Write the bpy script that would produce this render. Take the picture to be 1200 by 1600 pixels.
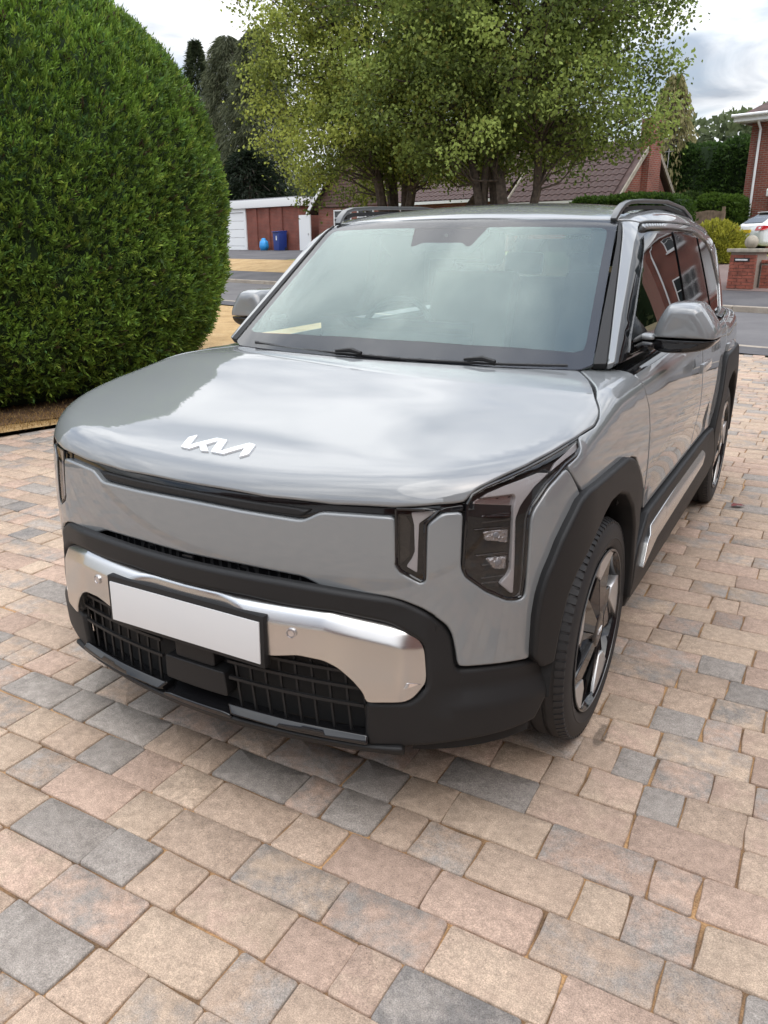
import bpy, bmesh, math, random
import numpy as np
from mathutils import Vector, Matrix
from mathutils.geometry import delaunay_2d_cdt
R = math.radians
random.seed(7); rng = np.random.default_rng(7)
for o in list(bpy.data.objects): bpy.data.objects.remove(o, do_unlink=True)
sc = bpy.context.scene; col = sc.collection

# ------------------------------------------------------------------ camera
CAM = np.array((1.39520, -1.37429, 1.47515)); YAW, PITCH, ROLL = -0.51365, -0.32896, -0.00335
cd = bpy.data.cameras.new('camera'); cam = bpy.data.objects.new('camera', cd); col.objects.link(cam)
_f = Vector((math.sin(YAW)*math.cos(PITCH), math.cos(YAW)*math.cos(PITCH), math.sin(PITCH)))
_r = Vector((math.cos(YAW), -math.sin(YAW), 0)); _u = _r.cross(_f)
_r2 = _r*math.cos(ROLL)+_u*math.sin(ROLL); _u2 = -_r*math.sin(ROLL)+_u*math.cos(ROLL)
cam.matrix_world = Matrix(((_r2.x,_u2.x,-_f.x,CAM[0]),(_r2.y,_u2.y,-_f.y,CAM[1]),(_r2.z,_u2.z,-_f.z,CAM[2]),(0,0,0,1)))
cd.sensor_fit = 'VERTICAL'; cd.sensor_height = 36; cd.lens = 1233.05498/1600*36
cd.clip_start = .05; cd.clip_end = 2000
sc.camera = cam

# ------------------------------------------------------------------ sky, sun, exposure
SUN_EL, SUN_AZ = R(52), R(125)      # azimuth clockwise from +Y
w = bpy.data.worlds.new('World'); sc.world = w; w.use_nodes = True
nt = w.node_tree; nt.nodes.clear(); N = nt.nodes.new; L = nt.links.new
out = N('ShaderNodeOutputWorld'); bg = N('ShaderNodeBackground'); L(bg.outputs[0], out.inputs[0]); bg.inputs[1].default_value = .1
sky = N('ShaderNodeTexSky'); sky.sky_type = 'NISHITA'; sky.sun_disc = False
sky.sun_elevation = SUN_EL; sky.sun_rotation = SUN_AZ; sky.air_density = 1.0; sky.dust_density = 1.5
tc = N('ShaderNodeTexCoord'); sep = N('ShaderNodeSeparateXYZ'); L(tc.outputs['Generated'], sep.inputs[0])
zz = N('ShaderNodeMath'); zz.operation = 'MAXIMUM'; L(sep.outputs[2], zz.inputs[0]); zz.inputs[1].default_value = 0.0
za = N('ShaderNodeMath'); za.operation = 'ADD'; L(zz.outputs[0], za.inputs[0]); za.inputs[1].default_value = .22
dv = N('ShaderNodeVectorMath'); dv.operation = 'DIVIDE'; L(tc.outputs['Generated'], dv.inputs[0])
cb = N('ShaderNodeCombineXYZ')
for i in range(3): L(za.outputs[0], cb.inputs[i])
L(cb.outputs[0], dv.inputs[1])
mp = N('ShaderNodeMapping'); L(dv.outputs[0], mp.inputs[0]); mp.inputs['Scale'].default_value = (.8, 1.0, .0); mp.inputs['Rotation'].default_value = (0, 0, R(25))
n1 = N('ShaderNodeTexNoise'); L(mp.outputs[0], n1.inputs['Vector']); n1.inputs['Scale'].default_value = 1.15; n1.inputs['Detail'].default_value = 7; n1.inputs['Roughness'].default_value = .55; n1.inputs['Distortion'].default_value = .4
n2 = N('ShaderNodeTexNoise'); L(mp.outputs[0], n2.inputs['Vector']); n2.inputs['Scale'].default_value = 2.6; n2.inputs['Detail'].default_value = 6; n2.inputs['Distortion'].default_value = .6
r1 = N('ShaderNodeValToRGB'); L(n1.outputs[0], r1.inputs[0])
r1.color_ramp.elements[0].position = .36; r1.color_ramp.elements[0].color = (.25,.25,.25,1); r1.color_ramp.elements[1].position = .54; r1.color_ramp.elements[1].color = (1,1,1,1)
r2 = N('ShaderNodeValToRGB'); L(n2.outputs[0], r2.inputs[0])
e = r2.color_ramp.elements; e[0].position = .36; e[0].color = (3.7,4.05,4.6,1); e[1].position = .62; e[1].color = (9.4,9.5,9.6,1)
mx = N('ShaderNodeMix'); mx.data_type = 'RGBA'; L(r1.outputs[0], mx.inputs[0]); L(sky.outputs[0], mx.inputs[6]); L(r2.outputs[0], mx.inputs[7])
ov = N('ShaderNodeMath'); ov.operation = 'MULTIPLY_ADD'; L(zz.outputs[0], ov.inputs[0]); ov.inputs[1].default_value = 1.7; ov.inputs[2].default_value = .44   # overcast: brighter overhead
vm = N('ShaderNodeVectorMath'); vm.operation = 'SCALE'; L(mx.outputs[2], vm.inputs[0]); L(ov.outputs[0], vm.inputs['Scale'])
L(vm.outputs[0], bg.inputs[0])
sl = bpy.data.lights.new('sun', 'SUN'); so = bpy.data.objects.new('sun', sl); col.objects.link(so)
sl.energy = .6; sl.angle = R(60); sl.color = (1, .95, .88)
sd_ = Vector((math.sin(SUN_AZ)*math.cos(SUN_EL), math.cos(SUN_AZ)*math.cos(SUN_EL), math.sin(SUN_EL)))
so.rotation_euler = sd_.to_track_quat('Z', 'Y').to_euler(); so.location = (0, 0, 30)
vs = sc.view_settings; vs.view_transform = 'Standard'; vs.look = 'None'; vs.gamma = 1; vs.exposure = 1.06; vs.use_curve_mapping = False
sc.cycles.max_bounces = 8; sc.cycles.transparent_max_bounces = 12; sc.cycles.use_denoising = True
try: sc.cycles.denoiser = 'OPENIMAGEDENOISE'
except Exception: pass

# ------------------------------------------------------------------ materials
M = {}
def mat(name, color=(.5,.5,.5), rough=.5, metal=0, coat=0, coat_rough=.03, spec=.5, bump=0, bscale=50, var=0, vscale=5, var2=None, trans=None):
    m = bpy.data.materials.new(name); m.use_nodes = True; t = m.node_tree; b = t.nodes['Principled BSDF']
    b.inputs['Base Color'].default_value = (*color, 1); b.inputs['Roughness'].default_value = rough; b.inputs['Metallic'].default_value = metal
    b.inputs['Coat Weight'].default_value = coat; b.inputs['Coat Roughness'].default_value = coat_rough; b.inputs['Specular IOR Level'].default_value = spec
    tcn = t.nodes.new('ShaderNodeTexCoord')
    if bump:
        n = t.nodes.new('ShaderNodeTexNoise'); n.inputs['Scale'].default_value = bscale; n.inputs['Detail'].default_value = 6
        t.links.new(tcn.outputs['Object'], n.inputs['Vector'])
        bp = t.nodes.new('ShaderNodeBump'); bp.inputs['Strength'].default_value = bump; bp.inputs['Distance'].default_value = .02
        t.links.new(n.outputs[0], bp.inputs['Height']); t.links.new(bp.outputs[0], b.inputs['Normal'])
    if var:
        n = t.nodes.new('ShaderNodeTexNoise'); n.inputs['Scale'].default_value = vscale; n.inputs['Detail'].default_value = 8
        t.links.new(tcn.outputs['Object'], n.inputs['Vector'])
        rp = t.nodes.new('ShaderNodeValToRGB'); t.links.new(n.outputs[0], rp.inputs[0])
        c2 = var2 or tuple(c*(1-var) for c in color); c1 = color if var2 else tuple(min(1,c*(1+var)) for c in color)
        rp.color_ramp.elements[0].position = .35; rp.color_ramp.elements[0].color = (*c2,1)
        rp.color_ramp.elements[1].position = .65; rp.color_ramp.elements[1].color = (*c1,1)
        t.links.new(rp.outputs[0], b.inputs['Base Color'])
    M[name] = m; return m
def glass(name, tint, refl=1.6, rough=0.0, spec_tint=(1,1,1)):
    m = bpy.data.materials.new(name); m.use_nodes = True; t = m.node_tree; t.nodes.clear()
    o = t.nodes.new('ShaderNodeOutputMaterial'); mix = t.nodes.new('ShaderNodeMixShader'); t.links.new(mix.outputs[0], o.inputs[0])
    tr_ = t.nodes.new('ShaderNodeBsdfTransparent'); tr_.inputs[0].default_value = (*tint,1)
    gl = t.nodes.new('ShaderNodeBsdfGlossy'); gl.inputs['Roughness'].default_value = rough; gl.inputs[0].default_value = (*spec_tint,1)
    lw = t.nodes.new('ShaderNodeLayerWeight'); lw.inputs[0].default_value = .5
    pw = t.nodes.new('ShaderNodeMath'); pw.operation = 'POWER'; t.links.new(lw.outputs['Facing'], pw.inputs[0]); pw.inputs[1].default_value = 5
    ma = t.nodes.new('ShaderNodeMath'); ma.operation = 'MULTIPLY_ADD'; ma.use_clamp = True
    t.links.new(pw.outputs[0], ma.inputs[0]); ma.inputs[1].default_value = .95*min(refl,1.05); ma.inputs[2].default_value = .045*refl
    t.links.new(ma.outputs[0], mix.inputs[0]); t.links.new(tr_.outputs[0], mix.inputs[1]); t.links.new(gl.outputs[0], mix.inputs[2])
    M[name] = m; return m
mat('paint', (.178,.188,.193), .5, .0, 1.0, .012, spec=.2); M['paint'].node_tree.nodes['Principled BSDF'].inputs['Coat IOR'].default_value = 1.8
mat('cladding', (.012,.012,.0125), .55, 0, 0, spec=.35, bump=.12, bscale=900)
mat('gloss_black', (.008,.008,.009), .06, 0, 0, spec=.6)
mat('dark', (.006,.006,.006), .8)
mat('shell', (.012,.012,.012), .9)
mat('satin', (.62,.615,.605), .27, 1.0)
mat('chrome', (.80,.80,.80), .06, 1.0)
mat('alloy', (.55,.545,.54), .36, .7)
mat('rubber', (.018,.018,.019), .62, bump=.05, bscale=300)
mat('plate_white', (.60,.605,.61), .28, 0, .3)
mat('badge', (.86,.87,.88), .22, .35, .5)
mat('rail', (.13,.133,.136), .3, .6)
mat('frit', (.030,.028,.034), .9, spec=0.0)
mat('interior', (.06,.062,.065), .75, bump=.1, bscale=200)
mat('dash', (.095,.10,.10), .7, bump=.1, bscale=200)
mat('seat', (.09,.093,.098), .8)
mat('headliner', (.35,.36,.35), .9)
mat('lamp_dark', (.020,.015,.014), .25)
mat('reflector', (.55,.55,.56), .15, .9, bump=.5, bscale=120); mat('lamp_rib', (.10,.10,.10), .2, .6); mat('projector', (.25,.26,.28), .03, .2, 1.0)
mat('lamp_silver', (.62,.60,.60), .25, .85)
mat('lamp_drl', (.50,.49,.49), .35, .1)
glass('windscreen', (.86,.93,.91), 1.3)
glass('screen_coating', (.80,.93,.90), 2.0, 0.0, (.82,1.0,.975))
glass('side_glass', (.13,.15,.15), 1.7)
glass('lens', (.76,.75,.755), 1.2)
glass('lens_clear', (.9,.9,.92), 1.3)

# ------------------------------------------------------------------ helpers
def tag(o, label=None, cat=None, group=None, kind=None):
    if label: o['label'] = label
    if cat: o['category'] = cat
    if group: o['group'] = group
    if kind: o['kind'] = kind
    return o
def empty(name, loc=(0,0,0), rz=0, parent=None):
    o = bpy.data.objects.new(name, None); col.objects.link(o); o.location = loc; o.rotation_euler = (0,0,rz); o.parent = parent; o.empty_display_size = .1
    return o
def link(name, me, m, parent=None, loc=(0,0,0), rz=0):
    o = bpy.data.objects.new(name, me); col.objects.link(o); o.parent = parent; o.location = loc; o.rotation_euler = (0,0,rz)
    if m is not None and not me.materials: me.materials.append(M[m] if isinstance(m, str) else m)
    return o
def npmesh(name, V, F, smooth=False, attr=None):
    """fast mesh from numpy arrays: V (n,3), F (m,3|4)"""
    me = bpy.data.meshes.new(name); V = np.asarray(V, np.float32); F = np.asarray(F, np.int32); k = F.shape[1]
    me.vertices.add(len(V)); me.vertices.foreach_set('co', V.ravel())
    me.loops.add(F.size); me.loops.foreach_set('vertex_index', F.ravel())
    me.polygons.add(len(F)); me.polygons.foreach_set('loop_start', np.arange(0, F.size, k, dtype=np.int32))
    try: me.polygons.foreach_set('loop_total', np.full(len(F), k, np.int32))
    except Exception: pass
    if smooth: me.polygons.foreach_set('use_smooth', np.ones(len(F), bool))
    me.update(calc_edges=True)
    if attr is not None:
        for nm, A in attr.items():
            a = me.color_attributes.new(nm, 'FLOAT_COLOR', 'POINT'); A4 = np.ones((len(V),4), np.float32); A4[:,:3] = A; a.data.foreach_set('color', A4.ravel())
    return me
class MB:
    """collects shapes that make ONE part"""
    def __init__(s): s.v = []; s.f = []
    def add(s, vs, fs): k = len(s.v); s.v += [tuple(p) for p in vs]; s.f += [tuple(i+k for i in f) for f in fs]; return s
    def box(s, x0,x1,y0,y1,z0,z1):
        return s.add([(x0,y0,z0),(x1,y0,z0),(x1,y1,z0),(x0,y1,z0),(x0,y0,z1),(x1,y0,z1),(x1,y1,z1),(x0,y1,z1)], [(0,3,2,1),(4,5,6,7),(0,1,5,4),(1,2,6,5),(2,3,7,6),(3,0,4,7)])
    def prism(s, pts, h0, h1, axis='z'):
        n = len(pts)
        def P(a,b,h): return (a,b,h) if axis=='z' else (a,h,b) if axis=='y' else (h,a,b)
        return s.add([P(a,b,h0) for a,b in pts]+[P(a,b,h1) for a,b in pts], [tuple(range(n))[::-1], tuple(range(n,2*n))]+[(i,(i+1)%n,n+(i+1)%n,n+i) for i in range(n)])
    def tube(s, path, r, n=8, cap=True, flat=None):
        path = [Vector(p) for p in path]; rs = r if isinstance(r,(list,tuple)) else [r]*len(path); vs = []; fs = []; up = None
        for i,p in enumerate(path):
            d = (path[min(i+1,len(path)-1)]-path[max(i-1,0)]).normalized()
            if up is None: up = Vector((0,0,1)) if abs(d.z)<.9 else Vector((1,0,0))
            a = d.cross(up).normalized(); b = a.cross(d).normalized(); up = b
            for k in range(n):
                t = 2*math.pi*(k+.5)/n; vs.append(p+a*math.cos(t)*rs[i]*(flat or 1)+b*math.sin(t)*rs[i])
        for i in range(len(path)-1):
            for k in range(n): fs.append((i*n+k, i*n+(k+1)%n, (i+1)*n+(k+1)%n, (i+1)*n+k))
        if cap: fs += [tuple(range(n))[::-1], tuple(range((len(path)-1)*n, len(path)*n))]
        return s.add(vs, fs)
    def lathe(s, prof, n=48, axis='x'):
        """prof: (radius, height) closed outline not assumed; revolve about axis"""
        vs = []; fs = []; m = len(prof)
        for k in range(n):
            t = 2*math.pi*k/n; c, q = math.cos(t), math.sin(t)
            for r, h in prof: vs.append((h, r*c, r*q) if axis=='x' else (r*c, r*q, h))
        for k in range(n):
            for j in range(m-1):
                a = k*m+j; b = ((k+1)%n)*m+j; fs.append((a, a+1, b+1, b) if axis=='x' else (a, b, b+1, a+1))
        return s.add(vs, fs)
    def mesh(s, name, smooth=False, bevel=0, seg=2, angle=35):
        bm = bmesh.new(); vv = [bm.verts.new(p) for p in s.v]
        for f in s.f:
            try: bm.faces.new([vv[i] for i in f])
            except ValueError: pass
        bmesh.ops.recalc_face_normals(bm, faces=bm.faces)
        if bevel:
            es = [e for e in bm.edges if len(e.link_faces)==2 and e.calc_face_angle(0) > R(30)]
            bmesh.ops.bevel(bm, geom=es, offset=bevel, segments=seg, profile=.7, affect='EDGES', clamp_overlap=True)
        me = bpy.data.meshes.new(name); bm.to_mesh(me); bm.free()
        if smooth or bevel:
            me.polygons.foreach_set('use_smooth', np.ones(len(me.polygons), bool)); me.update()
            me.set_sharp_from_angle(angle=R(angle))
        return me
    def build(s, name, m, parent=None, loc=(0,0,0), rz=0, **kw): return link(name, s.mesh(name, **kw), m, parent, loc, rz)
def copy_tree(o, parent=None):
    c = o.copy(); col.objects.link(c); c.parent = parent
    for ch in list(o.children): copy_tree(ch, c)
    return c

# ------------------------------------------------------------------ the car: body surfaces as implicit functions (metres, nose at y=0, +x = its left side)
def smax(a,b,k):
    h=np.clip(.5+.5*(a-b)/k,0,1); return a*h+b*(1-h)+k*h*(1-h)
def smin(a,b,k): return -smax(-a,-b,k)
def itp(v,xs,ys):
    # smooth (pchip-like) interpolation via cubic hermite, finite-difference slopes
    xs=np.asarray(xs,float);ys=np.asarray(ys,float)
    d=np.diff(ys)/np.diff(xs); m=np.zeros_like(ys); m[0]=d[0];m[-1]=d[-1]
    for i in range(1,len(xs)-1):
        m[i]=0 if d[i-1]*d[i]<=0 else 2*d[i-1]*d[i]/(d[i-1]+d[i])
    v=np.clip(v,xs[0],xs[-1]); i=np.clip(np.searchsorted(xs,v)-1,0,len(xs)-2)
    h=xs[i+1]-xs[i]; t=(v-xs[i])/h
    return ys[i]*(1+2*t)*(1-t)**2+h*m[i]*t*(1-t)**2+ys[i+1]*t*t*(3-2*t)+h*m[i+1]*t*t*(t-1)
def X(y,z):   # half width of the body side
    b=.905-.16*np.clip(z-.62,0,9)**2-.05*np.clip(.62-z,0,9)**2
    b=b-.035*np.clip((.75-y)/.75,0,1.3)**2-.06*np.clip((y-3.3)/1.0,0,2)**2
    # hollow of the doors
    b=b-.016*np.exp(-((z-.60)/.13)**2)*np.clip((y-1.1)/.35,0,1)*np.clip((3.1-y)/.3,0,1)
    return b
def F(x,z):   # front surface
    y0=itp(z,[.1,.3,.5,.7,.87,.95],[.09,.055,.05,.05,.06,.075])
    ax=np.abs(x)
    return y0+.277*x*x+ .0*ax
def T(x,y):   # bonnet / belt height
    c=itp(y,[-.2,.05,.12,.2,.4,.7,1.0,1.4,2.5,4.4],[.80,.915,.945,.968,1.006,1.055,1.095,1.10,1.12,1.12])
    return c-.02*x*x-.06*np.clip(np.abs(x)-.45,0,1)**2
def fL(P):
    x,y,z=P[...,0],P[...,1],P[...,2]; ax=np.abs(x)
    s=ax-X(y,z); fr=F(x,z)-y; tp=(z-T(x,y))*.97; re=(y-(4.28-.10*x*x-.25*np.clip(z-.8,0,1)**2))
    a=smax(s,fr,.34); a=smax(a,re,.25)
    return smax(a,tp,itp(y,[0.,.25,1.,4.],[.045,.065,.07,.08]))
def fG(P):   # greenhouse
    x,y,z=P[...,0],P[...,1],P[...,2]; ax=np.abs(x)
    ws=(z-1.085)*.81-(y-(1.02+.25*x*x))*.585-.06*0+.10*((z-1.3))**2*0
    roof=z-(itp(y,[1.2,1.55,1.70,2.0,2.5,3.1,4.2],[1.50,1.548,1.575,1.622,1.648,1.635,1.52])-.09*x*x)
    sd=(ax-(itp(y,[1.,1.5,2.5,3.5,4.3],[.815,.835,.845,.825,.72])-.20*(z-1.05)-.10*(z-1.05)**2))*.96
    re=(y-(4.22-.62*np.clip(z-1.0,0,1)-.1*x*x))*.85
    a=smax(sd,roof,.10);a=smax(a,ws,.03); return smax(a,re,.10)
def grad(f,P,e=1e-4):
    g=np.stack([f(P+np.eye(3)[k]*e)-f(P-np.eye(3)[k]*e) for k in range(3)],-1)
    return g/np.maximum(np.linalg.norm(g,axis=-1,keepdims=True),1e-9)
def hit(f,o,d,t0=0.,t1=8.,n=0,off=0.,k=.62):
    o=np.asarray(o,float);d=np.asarray(d,float); o,d=np.broadcast_arrays(o,d); shp=o.shape[:-1]
    o=o.reshape(-1,3);d=d.reshape(-1,3); t=np.full(len(o),float(t0)); act=np.arange(len(o))
    for i in range(160):
        v=f(o[act]+d[act]*t[act][:,None])-off; t[act]+=np.clip(v*k,-.05,.3)
        act=act[(np.abs(v)>2e-6)&(t[act]<t1)]
        if not len(act): break
    p=o+d*t[:,None]; bad=(t>=t1)|(np.abs(f(p)-off)>2e-4); p[bad]=np.nan
    return p.reshape(*shp,3)

POLY = {
'hood': [(-118,72,897),(40,67,894),(243,80,889),(418,111,888),(565,152,892),(617,176,896),(683,216,902),(705,233,905),(711,243,917),(722,260,931),(750,300,947),(795,381,968),(830,477,987),(856,594,1002),(868,712,1008),(864,765,1020),(857,795,1032),(853,804,1036),(827,855,1056),(761,1021,1078),(717,1105,1082),(691,1152,1084),(498,1053,1091),(319,1023,1093),(154,998,1094),(-46,1043,1096)],
'panel': [(-115,62,849),(6,58,850),(181,67,846),(329,88,842),(347,91,844),(387,101,867),(473,122,869),(564,149,869),(567,147,838),(572,143,756),(568,142,756),(579,145,735),(625,164,709),(636,170,714),(635,177,838),(635,179,853),(663,198,881),(704,226,882),(707,216,748),(715,221,723),(757,257,678),(795,299,647),(816,326,640),(826,342,647),(827,345,675),(825,356,843),(829,368,867),(846,415,912),(865,488,947),(875,507,924),(885,535,886),(891,558,854),(891,553,849),(885,502,813),(874,454,768),(858,404,690),(851,387,641),(846,378,578),(843,372,508),(840,368,465),(779,281,475),(716,221,480),(707,214,486),(702,210,528),(694,204,573),(682,196,598),(658,181,620),(659,182,622),(628,165,644),(588,147,661),(555,135,668),(395,93,675),(344,83,696),(177,59,703),(20,50,700),(-127,54,699)],
'head': [(710,235,899),(717,249,920),(739,278,935),(791,360,958),(836,474,982),(859,591,998),(871,572,979),(872,540,965),(862,488,954),(843,410,919),(824,361,874),(820,351,850),(822,337,677),(820,334,651),(812,322,648),(795,298,653),(757,257,684),(718,223,726),(711,219,748)],
'drl': [(567,153,889),(657,196,889),(630,176,857),(635,169,720),(626,165,714),(582,146,740),(572,143,756)],
'band': [(200,29,693),(301,43,692),(414,66,687),(559,128,668),(589,144,659),(628,165,640),(658,184,618),(679,202,592),(690,211,570),(696,214,541),(702,213,487),(708,220,473),(714,227,471),(777,287,467),(837,374,456),(849,397,455),(876,466,443),(885,429,369),(876,399,326),(864,377,286),(823,310,280),(720,205,272),(601,140,256),(511,106,250),(504,101,267),(509,97,381),(606,135,390),(624,144,401),(651,159,435),(652,161,455),(646,162,527),(634,159,556),(604,145,576),(568,129,599),(536,115,607),(438,73,626),(308,44,627),(196,29,633)],
'silver': [(210,12,640),(293,24,634),(318,28,634),(447,59,627),(542,104,611),(574,119,602),(609,135,580),(640,148,560),(650,152,533),(657,151,461),(655,148,441),(630,133,408),(611,125,399),(518,85,392),(512,82,419),(487,72,453),(453,60,485),(419,49,501),(353,34,505),(289,23,504)],
'arch_out': [(856,350,480),(856,350,593),(861,358,654),(869,375,703),(885,421,781),(896,464,826),(904,510,864),(910,562,877),(915,971,868),(917,1045,847),(920,1115,801),(922,1180,724),(920,1224,623),(921,1198,580),(921,1208,668),(920,1212,609),(922,1180,542),(922,1168,514)],
'arch_in': [(923,1146,428),(925,1108,604),(924,1040,692),(922,952,752),(921,868,778),(921,763,783),(921,689,763),(910,489,673),(904,464,631),(900,450,585),(895,437,512),(889,424,438)],
'fender': [(865,490,948),(875,548,963),(874,577,977),(857,595,1001),(870,714,1006),(867,769,1018),(857,804,1033),(855,810,1035),(830,858,1056),(764,1023,1078),(723,1103,1082),(690,1163,1085),(705,1277,1085),(732,1312,1083),(750,1386,1083),(763,1500,1084),(853,1261,1059),(880,1278,1011),(887,1327,953),(894,1344,882),(898,1337,815),(899,1337,739),(890,1426,601),(898,1316,679),(901,1233,758),(898,1148,824),(897,1083,841),(893,572,854),(881,525,904),(865,490,949)],
'logo': [(-90,152,959),(-109,203,973),(-92,222,977),(-71,167,964),(-23,221,977),(16,218,976),(39,159,961),(90,220,976),(113,216,975),(128,167,963),(111,148,958),(94,193,970),(57,149,959),(15,151,959),(-7,210,974),(-27,181,967),(7,151,959),(-18,149,958),(-43,171,965),(-59,149,958)],
'head_silver': [(724,273,906),(734,289,916),(761,327,928),(813,419,945),(832,448,939),(815,394,916),(803,362,889),(797,350,875),(792,338,849),(797,332,746),(798,330,657),(793,324,657),(773,299,688),(788,318,709),(791,323,721),(786,334,875),(788,342,898),(783,339,907)],
'head_tail': [(835,450,943),(836,477,959),(851,602,987),(862,596,972),(850,516,960),(840,468,948)],
'head_top': [(709,262,893),(717,274,903),(778,342,904),(783,345,897),(782,338,878)],
'mod1': [(733,274,824),(753,295,827),(778,325,823),(780,322,788),(739,277,801)],
'mod2': [(742,276,755),(757,292,759),(781,321,755),(781,319,720),(759,292,724)],
'fin1': [(735,281,863),(779,330,858),(779,330,852),(739,284,858)],
'fin2': [(716,256,833),(768,310,832),(780,324,828),(781,324,824),(720,259,828)],
'fin3': [(723,256,769),(781,319,767),(782,318,761),(727,259,763)],
'drl_silver': [(594,175,879),(647,204,883),(612,181,853),(613,172,731),(589,162,746),(600,168,765),(606,172,783),(602,175,849)],
'drl_dark': [(568,167,877),(578,171,876),(594,175,850),(595,169,773),(573,159,746)],
'strip': [(654,198,886),(663,205,893),(701,234,898),(703,231,882),(664,204,880)],
'tri': [(603,121,435),(613,125,453),(645,140,444)],
'endnotch': [(605,128,533),(646,151,555),(650,152,531),(654,149,461),(645,140,448),(613,125,456),(605,122,441)],
'sensA': [(339,32,566)],
'sensB': [(649,172,592)],
'sensC': [(898,429,615)],
'camr': [(8,50,690)],
}

def cfac(P):
    k=np.clip((.64-np.abs(P[...,0]))/.24,0,1); return k*k*(3-2*k)
def coff(P): return itp(P[...,2],[.2,.3,.45,.55,.64],[.02,.02,.018,.009,.0])-.32*np.clip(np.abs(P[...,0])-.645,0,.07)*np.clip((P[...,2]-.36)/.06,0,1)
def boff0(P): c=cfac(P); return .032*c+coff(P)*(1-c)
def soff0(P): c=cfac(P); return .050*c+(coff(P)+.012)*(1-c)
def unit(v): v = np.asarray(v, float); return v/np.linalg.norm(v)
def seg_dist(Q, A, B):
    """distance of points Q (n,2) to segments A-B (m,2); also direction from Q to nearest point"""
    best = np.full(len(Q), 1e9); dirv = np.zeros((len(Q),2))
    for a, b in zip(A, B):
        ab = b-a; t = np.clip(((Q-a)@ab)/max(ab@ab,1e-12), 0, 1); D = a+t[:,None]*ab-Q; d = np.hypot(D[:,0], D[:,1])
        m = d < best-1e-9; best[m] = d[m]; dirv[m] = D[m]
    return best, dirv
def inside(Q, P):
    r = np.zeros(len(Q), bool); n = len(P)
    for i in range(n):
        a, b = P[i], P[(i+1)%n]
        if a[1] == b[1]: continue
        c = ((a[1] > Q[:,1]) != (b[1] > Q[:,1])) & (Q[:,0] < (b[0]-a[0])*(Q[:,1]-a[1])/(b[1]-a[1])+a[0]); r ^= c
    return r
def panel_mesh(pts, f, d, off=0., step=.03, bev=.004, thick=.02, rad=.008, half=False, lines=()):
    """a skin panel: outline pts (mm) lying on f=off, meshed in the plane square to d and dropped on the surface; rolled edge, returned edge"""
    d = unit(d); a = unit(np.cross((0,0,1), d)) if abs(d[2]) < .95 else np.array((1.,0,0)); a = unit(a-d*(a@d)); b = np.cross(d, a)
    h = (lambda P: f(P)-off) if not callable(off) else (lambda P: f(P)-off(P))
    P3 = np.array(pts, float)/1000; mid = np.abs(P3[:,0]) < .0006 if half else np.zeros(len(P3), bool)
    if half:                                             # follow the surface along the centre plane
        P3[mid,0] = 0; L_ = []; m_ = []; d0 = unit((0,d[1],d[2])); k = len(P3)
        for i in range(k):
            L_.append(P3[i]); m_.append(mid[i]); j = (i+1)%k
            if mid[i] and mid[j]:
                c = max(2, int(np.linalg.norm(P3[j]-P3[i])/step)); s_ = np.array([P3[i]+(P3[j]-P3[i])*t/c for t in range(1,c)])
                g = hit(h, s_+d0*.25, -d0, 0, .6); ok = ~np.isnan(g[:,0]); L_ += list(np.where(ok[:,None], g, s_)); m_ += [True]*(c-1)
        P3 = np.array(L_); mid = np.array(m_)
    Q = np.stack([P3@a, P3@b], 1)
    if sum(Q[i-1,0]*Q[i,1]-Q[i,0]*Q[i-1,1] for i in range(len(Q))) < 0: Q = Q[::-1]; mid = mid[::-1]
    out = []; om = []; n = len(Q)
    for i in range(n):                                   # round the corners
        p, c, q_ = Q[i-1], Q[i], Q[(i+1)%n]; e1 = p-c; e2 = q_-c; l1, l2 = np.hypot(*e1), np.hypot(*e2)
        if mid[i] or rad <= 0 or min(l1,l2) < 1e-6: out.append(c); om.append(mid[i]); continue
        r1 = min(rad, .42*l1); r2 = min(rad, .42*l2); s1 = c+e1/l1*r1; s2 = c+e2/l2*r2
        for t in (0, .5, 1): out.append((1-t)**2*s1+2*t*(1-t)*c+t*t*s2); om.append(False)
    Q = np.array(out); mid = om; dn = []; ismid = []
    n = len(Q)
    for i in range(n):
        p, q_ = Q[i], Q[(i+1)%n]; k = max(1, int(np.ceil(np.hypot(*(q_-p))/(step*.8)))); m = bool(mid[i] and mid[(i+1)%n])
        for j in range(k): dn.append(p+(q_-p)*j/k); ismid.append(m)
    B = np.array(dn); n = len(B); A2, B2 = B, np.roll(B, -1, 0); real = ~np.array(ismid)
    sA, sB = A2[real], B2[real]
    P = [B]
    T_ = B2-A2; Nn = np.stack([-T_[:,1], T_[:,0]], 1); Nn /= np.maximum(np.hypot(Nn[:,0], Nn[:,1])[:,None], 1e-9)
    rl = real.astype(float)[:,None]; Nv = Nn*np.maximum(rl,1e-3)+np.roll(Nn, 1, 0)*np.maximum(np.roll(rl, 1, 0),1e-3); Nv /= np.maximum(np.hypot(Nv[:,0], Nv[:,1])[:,None], 1e-9)
    rb = np.roll(real, 1)                                # corner on the centre plane: run the bevel ring down the centre line
    for i in range(n):
        if real[i] != rb[i]:
            em = (B[(i+1)%n]-B[i]) if not real[i] else (B[i-1]-B[i]); em = em/max(np.hypot(*em),1e-9); nr = Nn[i] if real[i] else Nn[i-1]; Nv[i] = em/max(em@nr,.3)
    if bev > 0:
        for fr in (.15, .5, 1.0):
            R_ = B+Nv*bev*fr; dd, _ = seg_dist(R_, sA, sB); ok = (inside(R_, B) | (seg_dist(R_, A2[~real], B2[~real])[0] < 2e-4)) & (np.abs(dd-bev*fr) < .25*bev*fr+1e-5); P.append(R_[ok])
    lo, hi = B.min(0), B.max(0)
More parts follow.
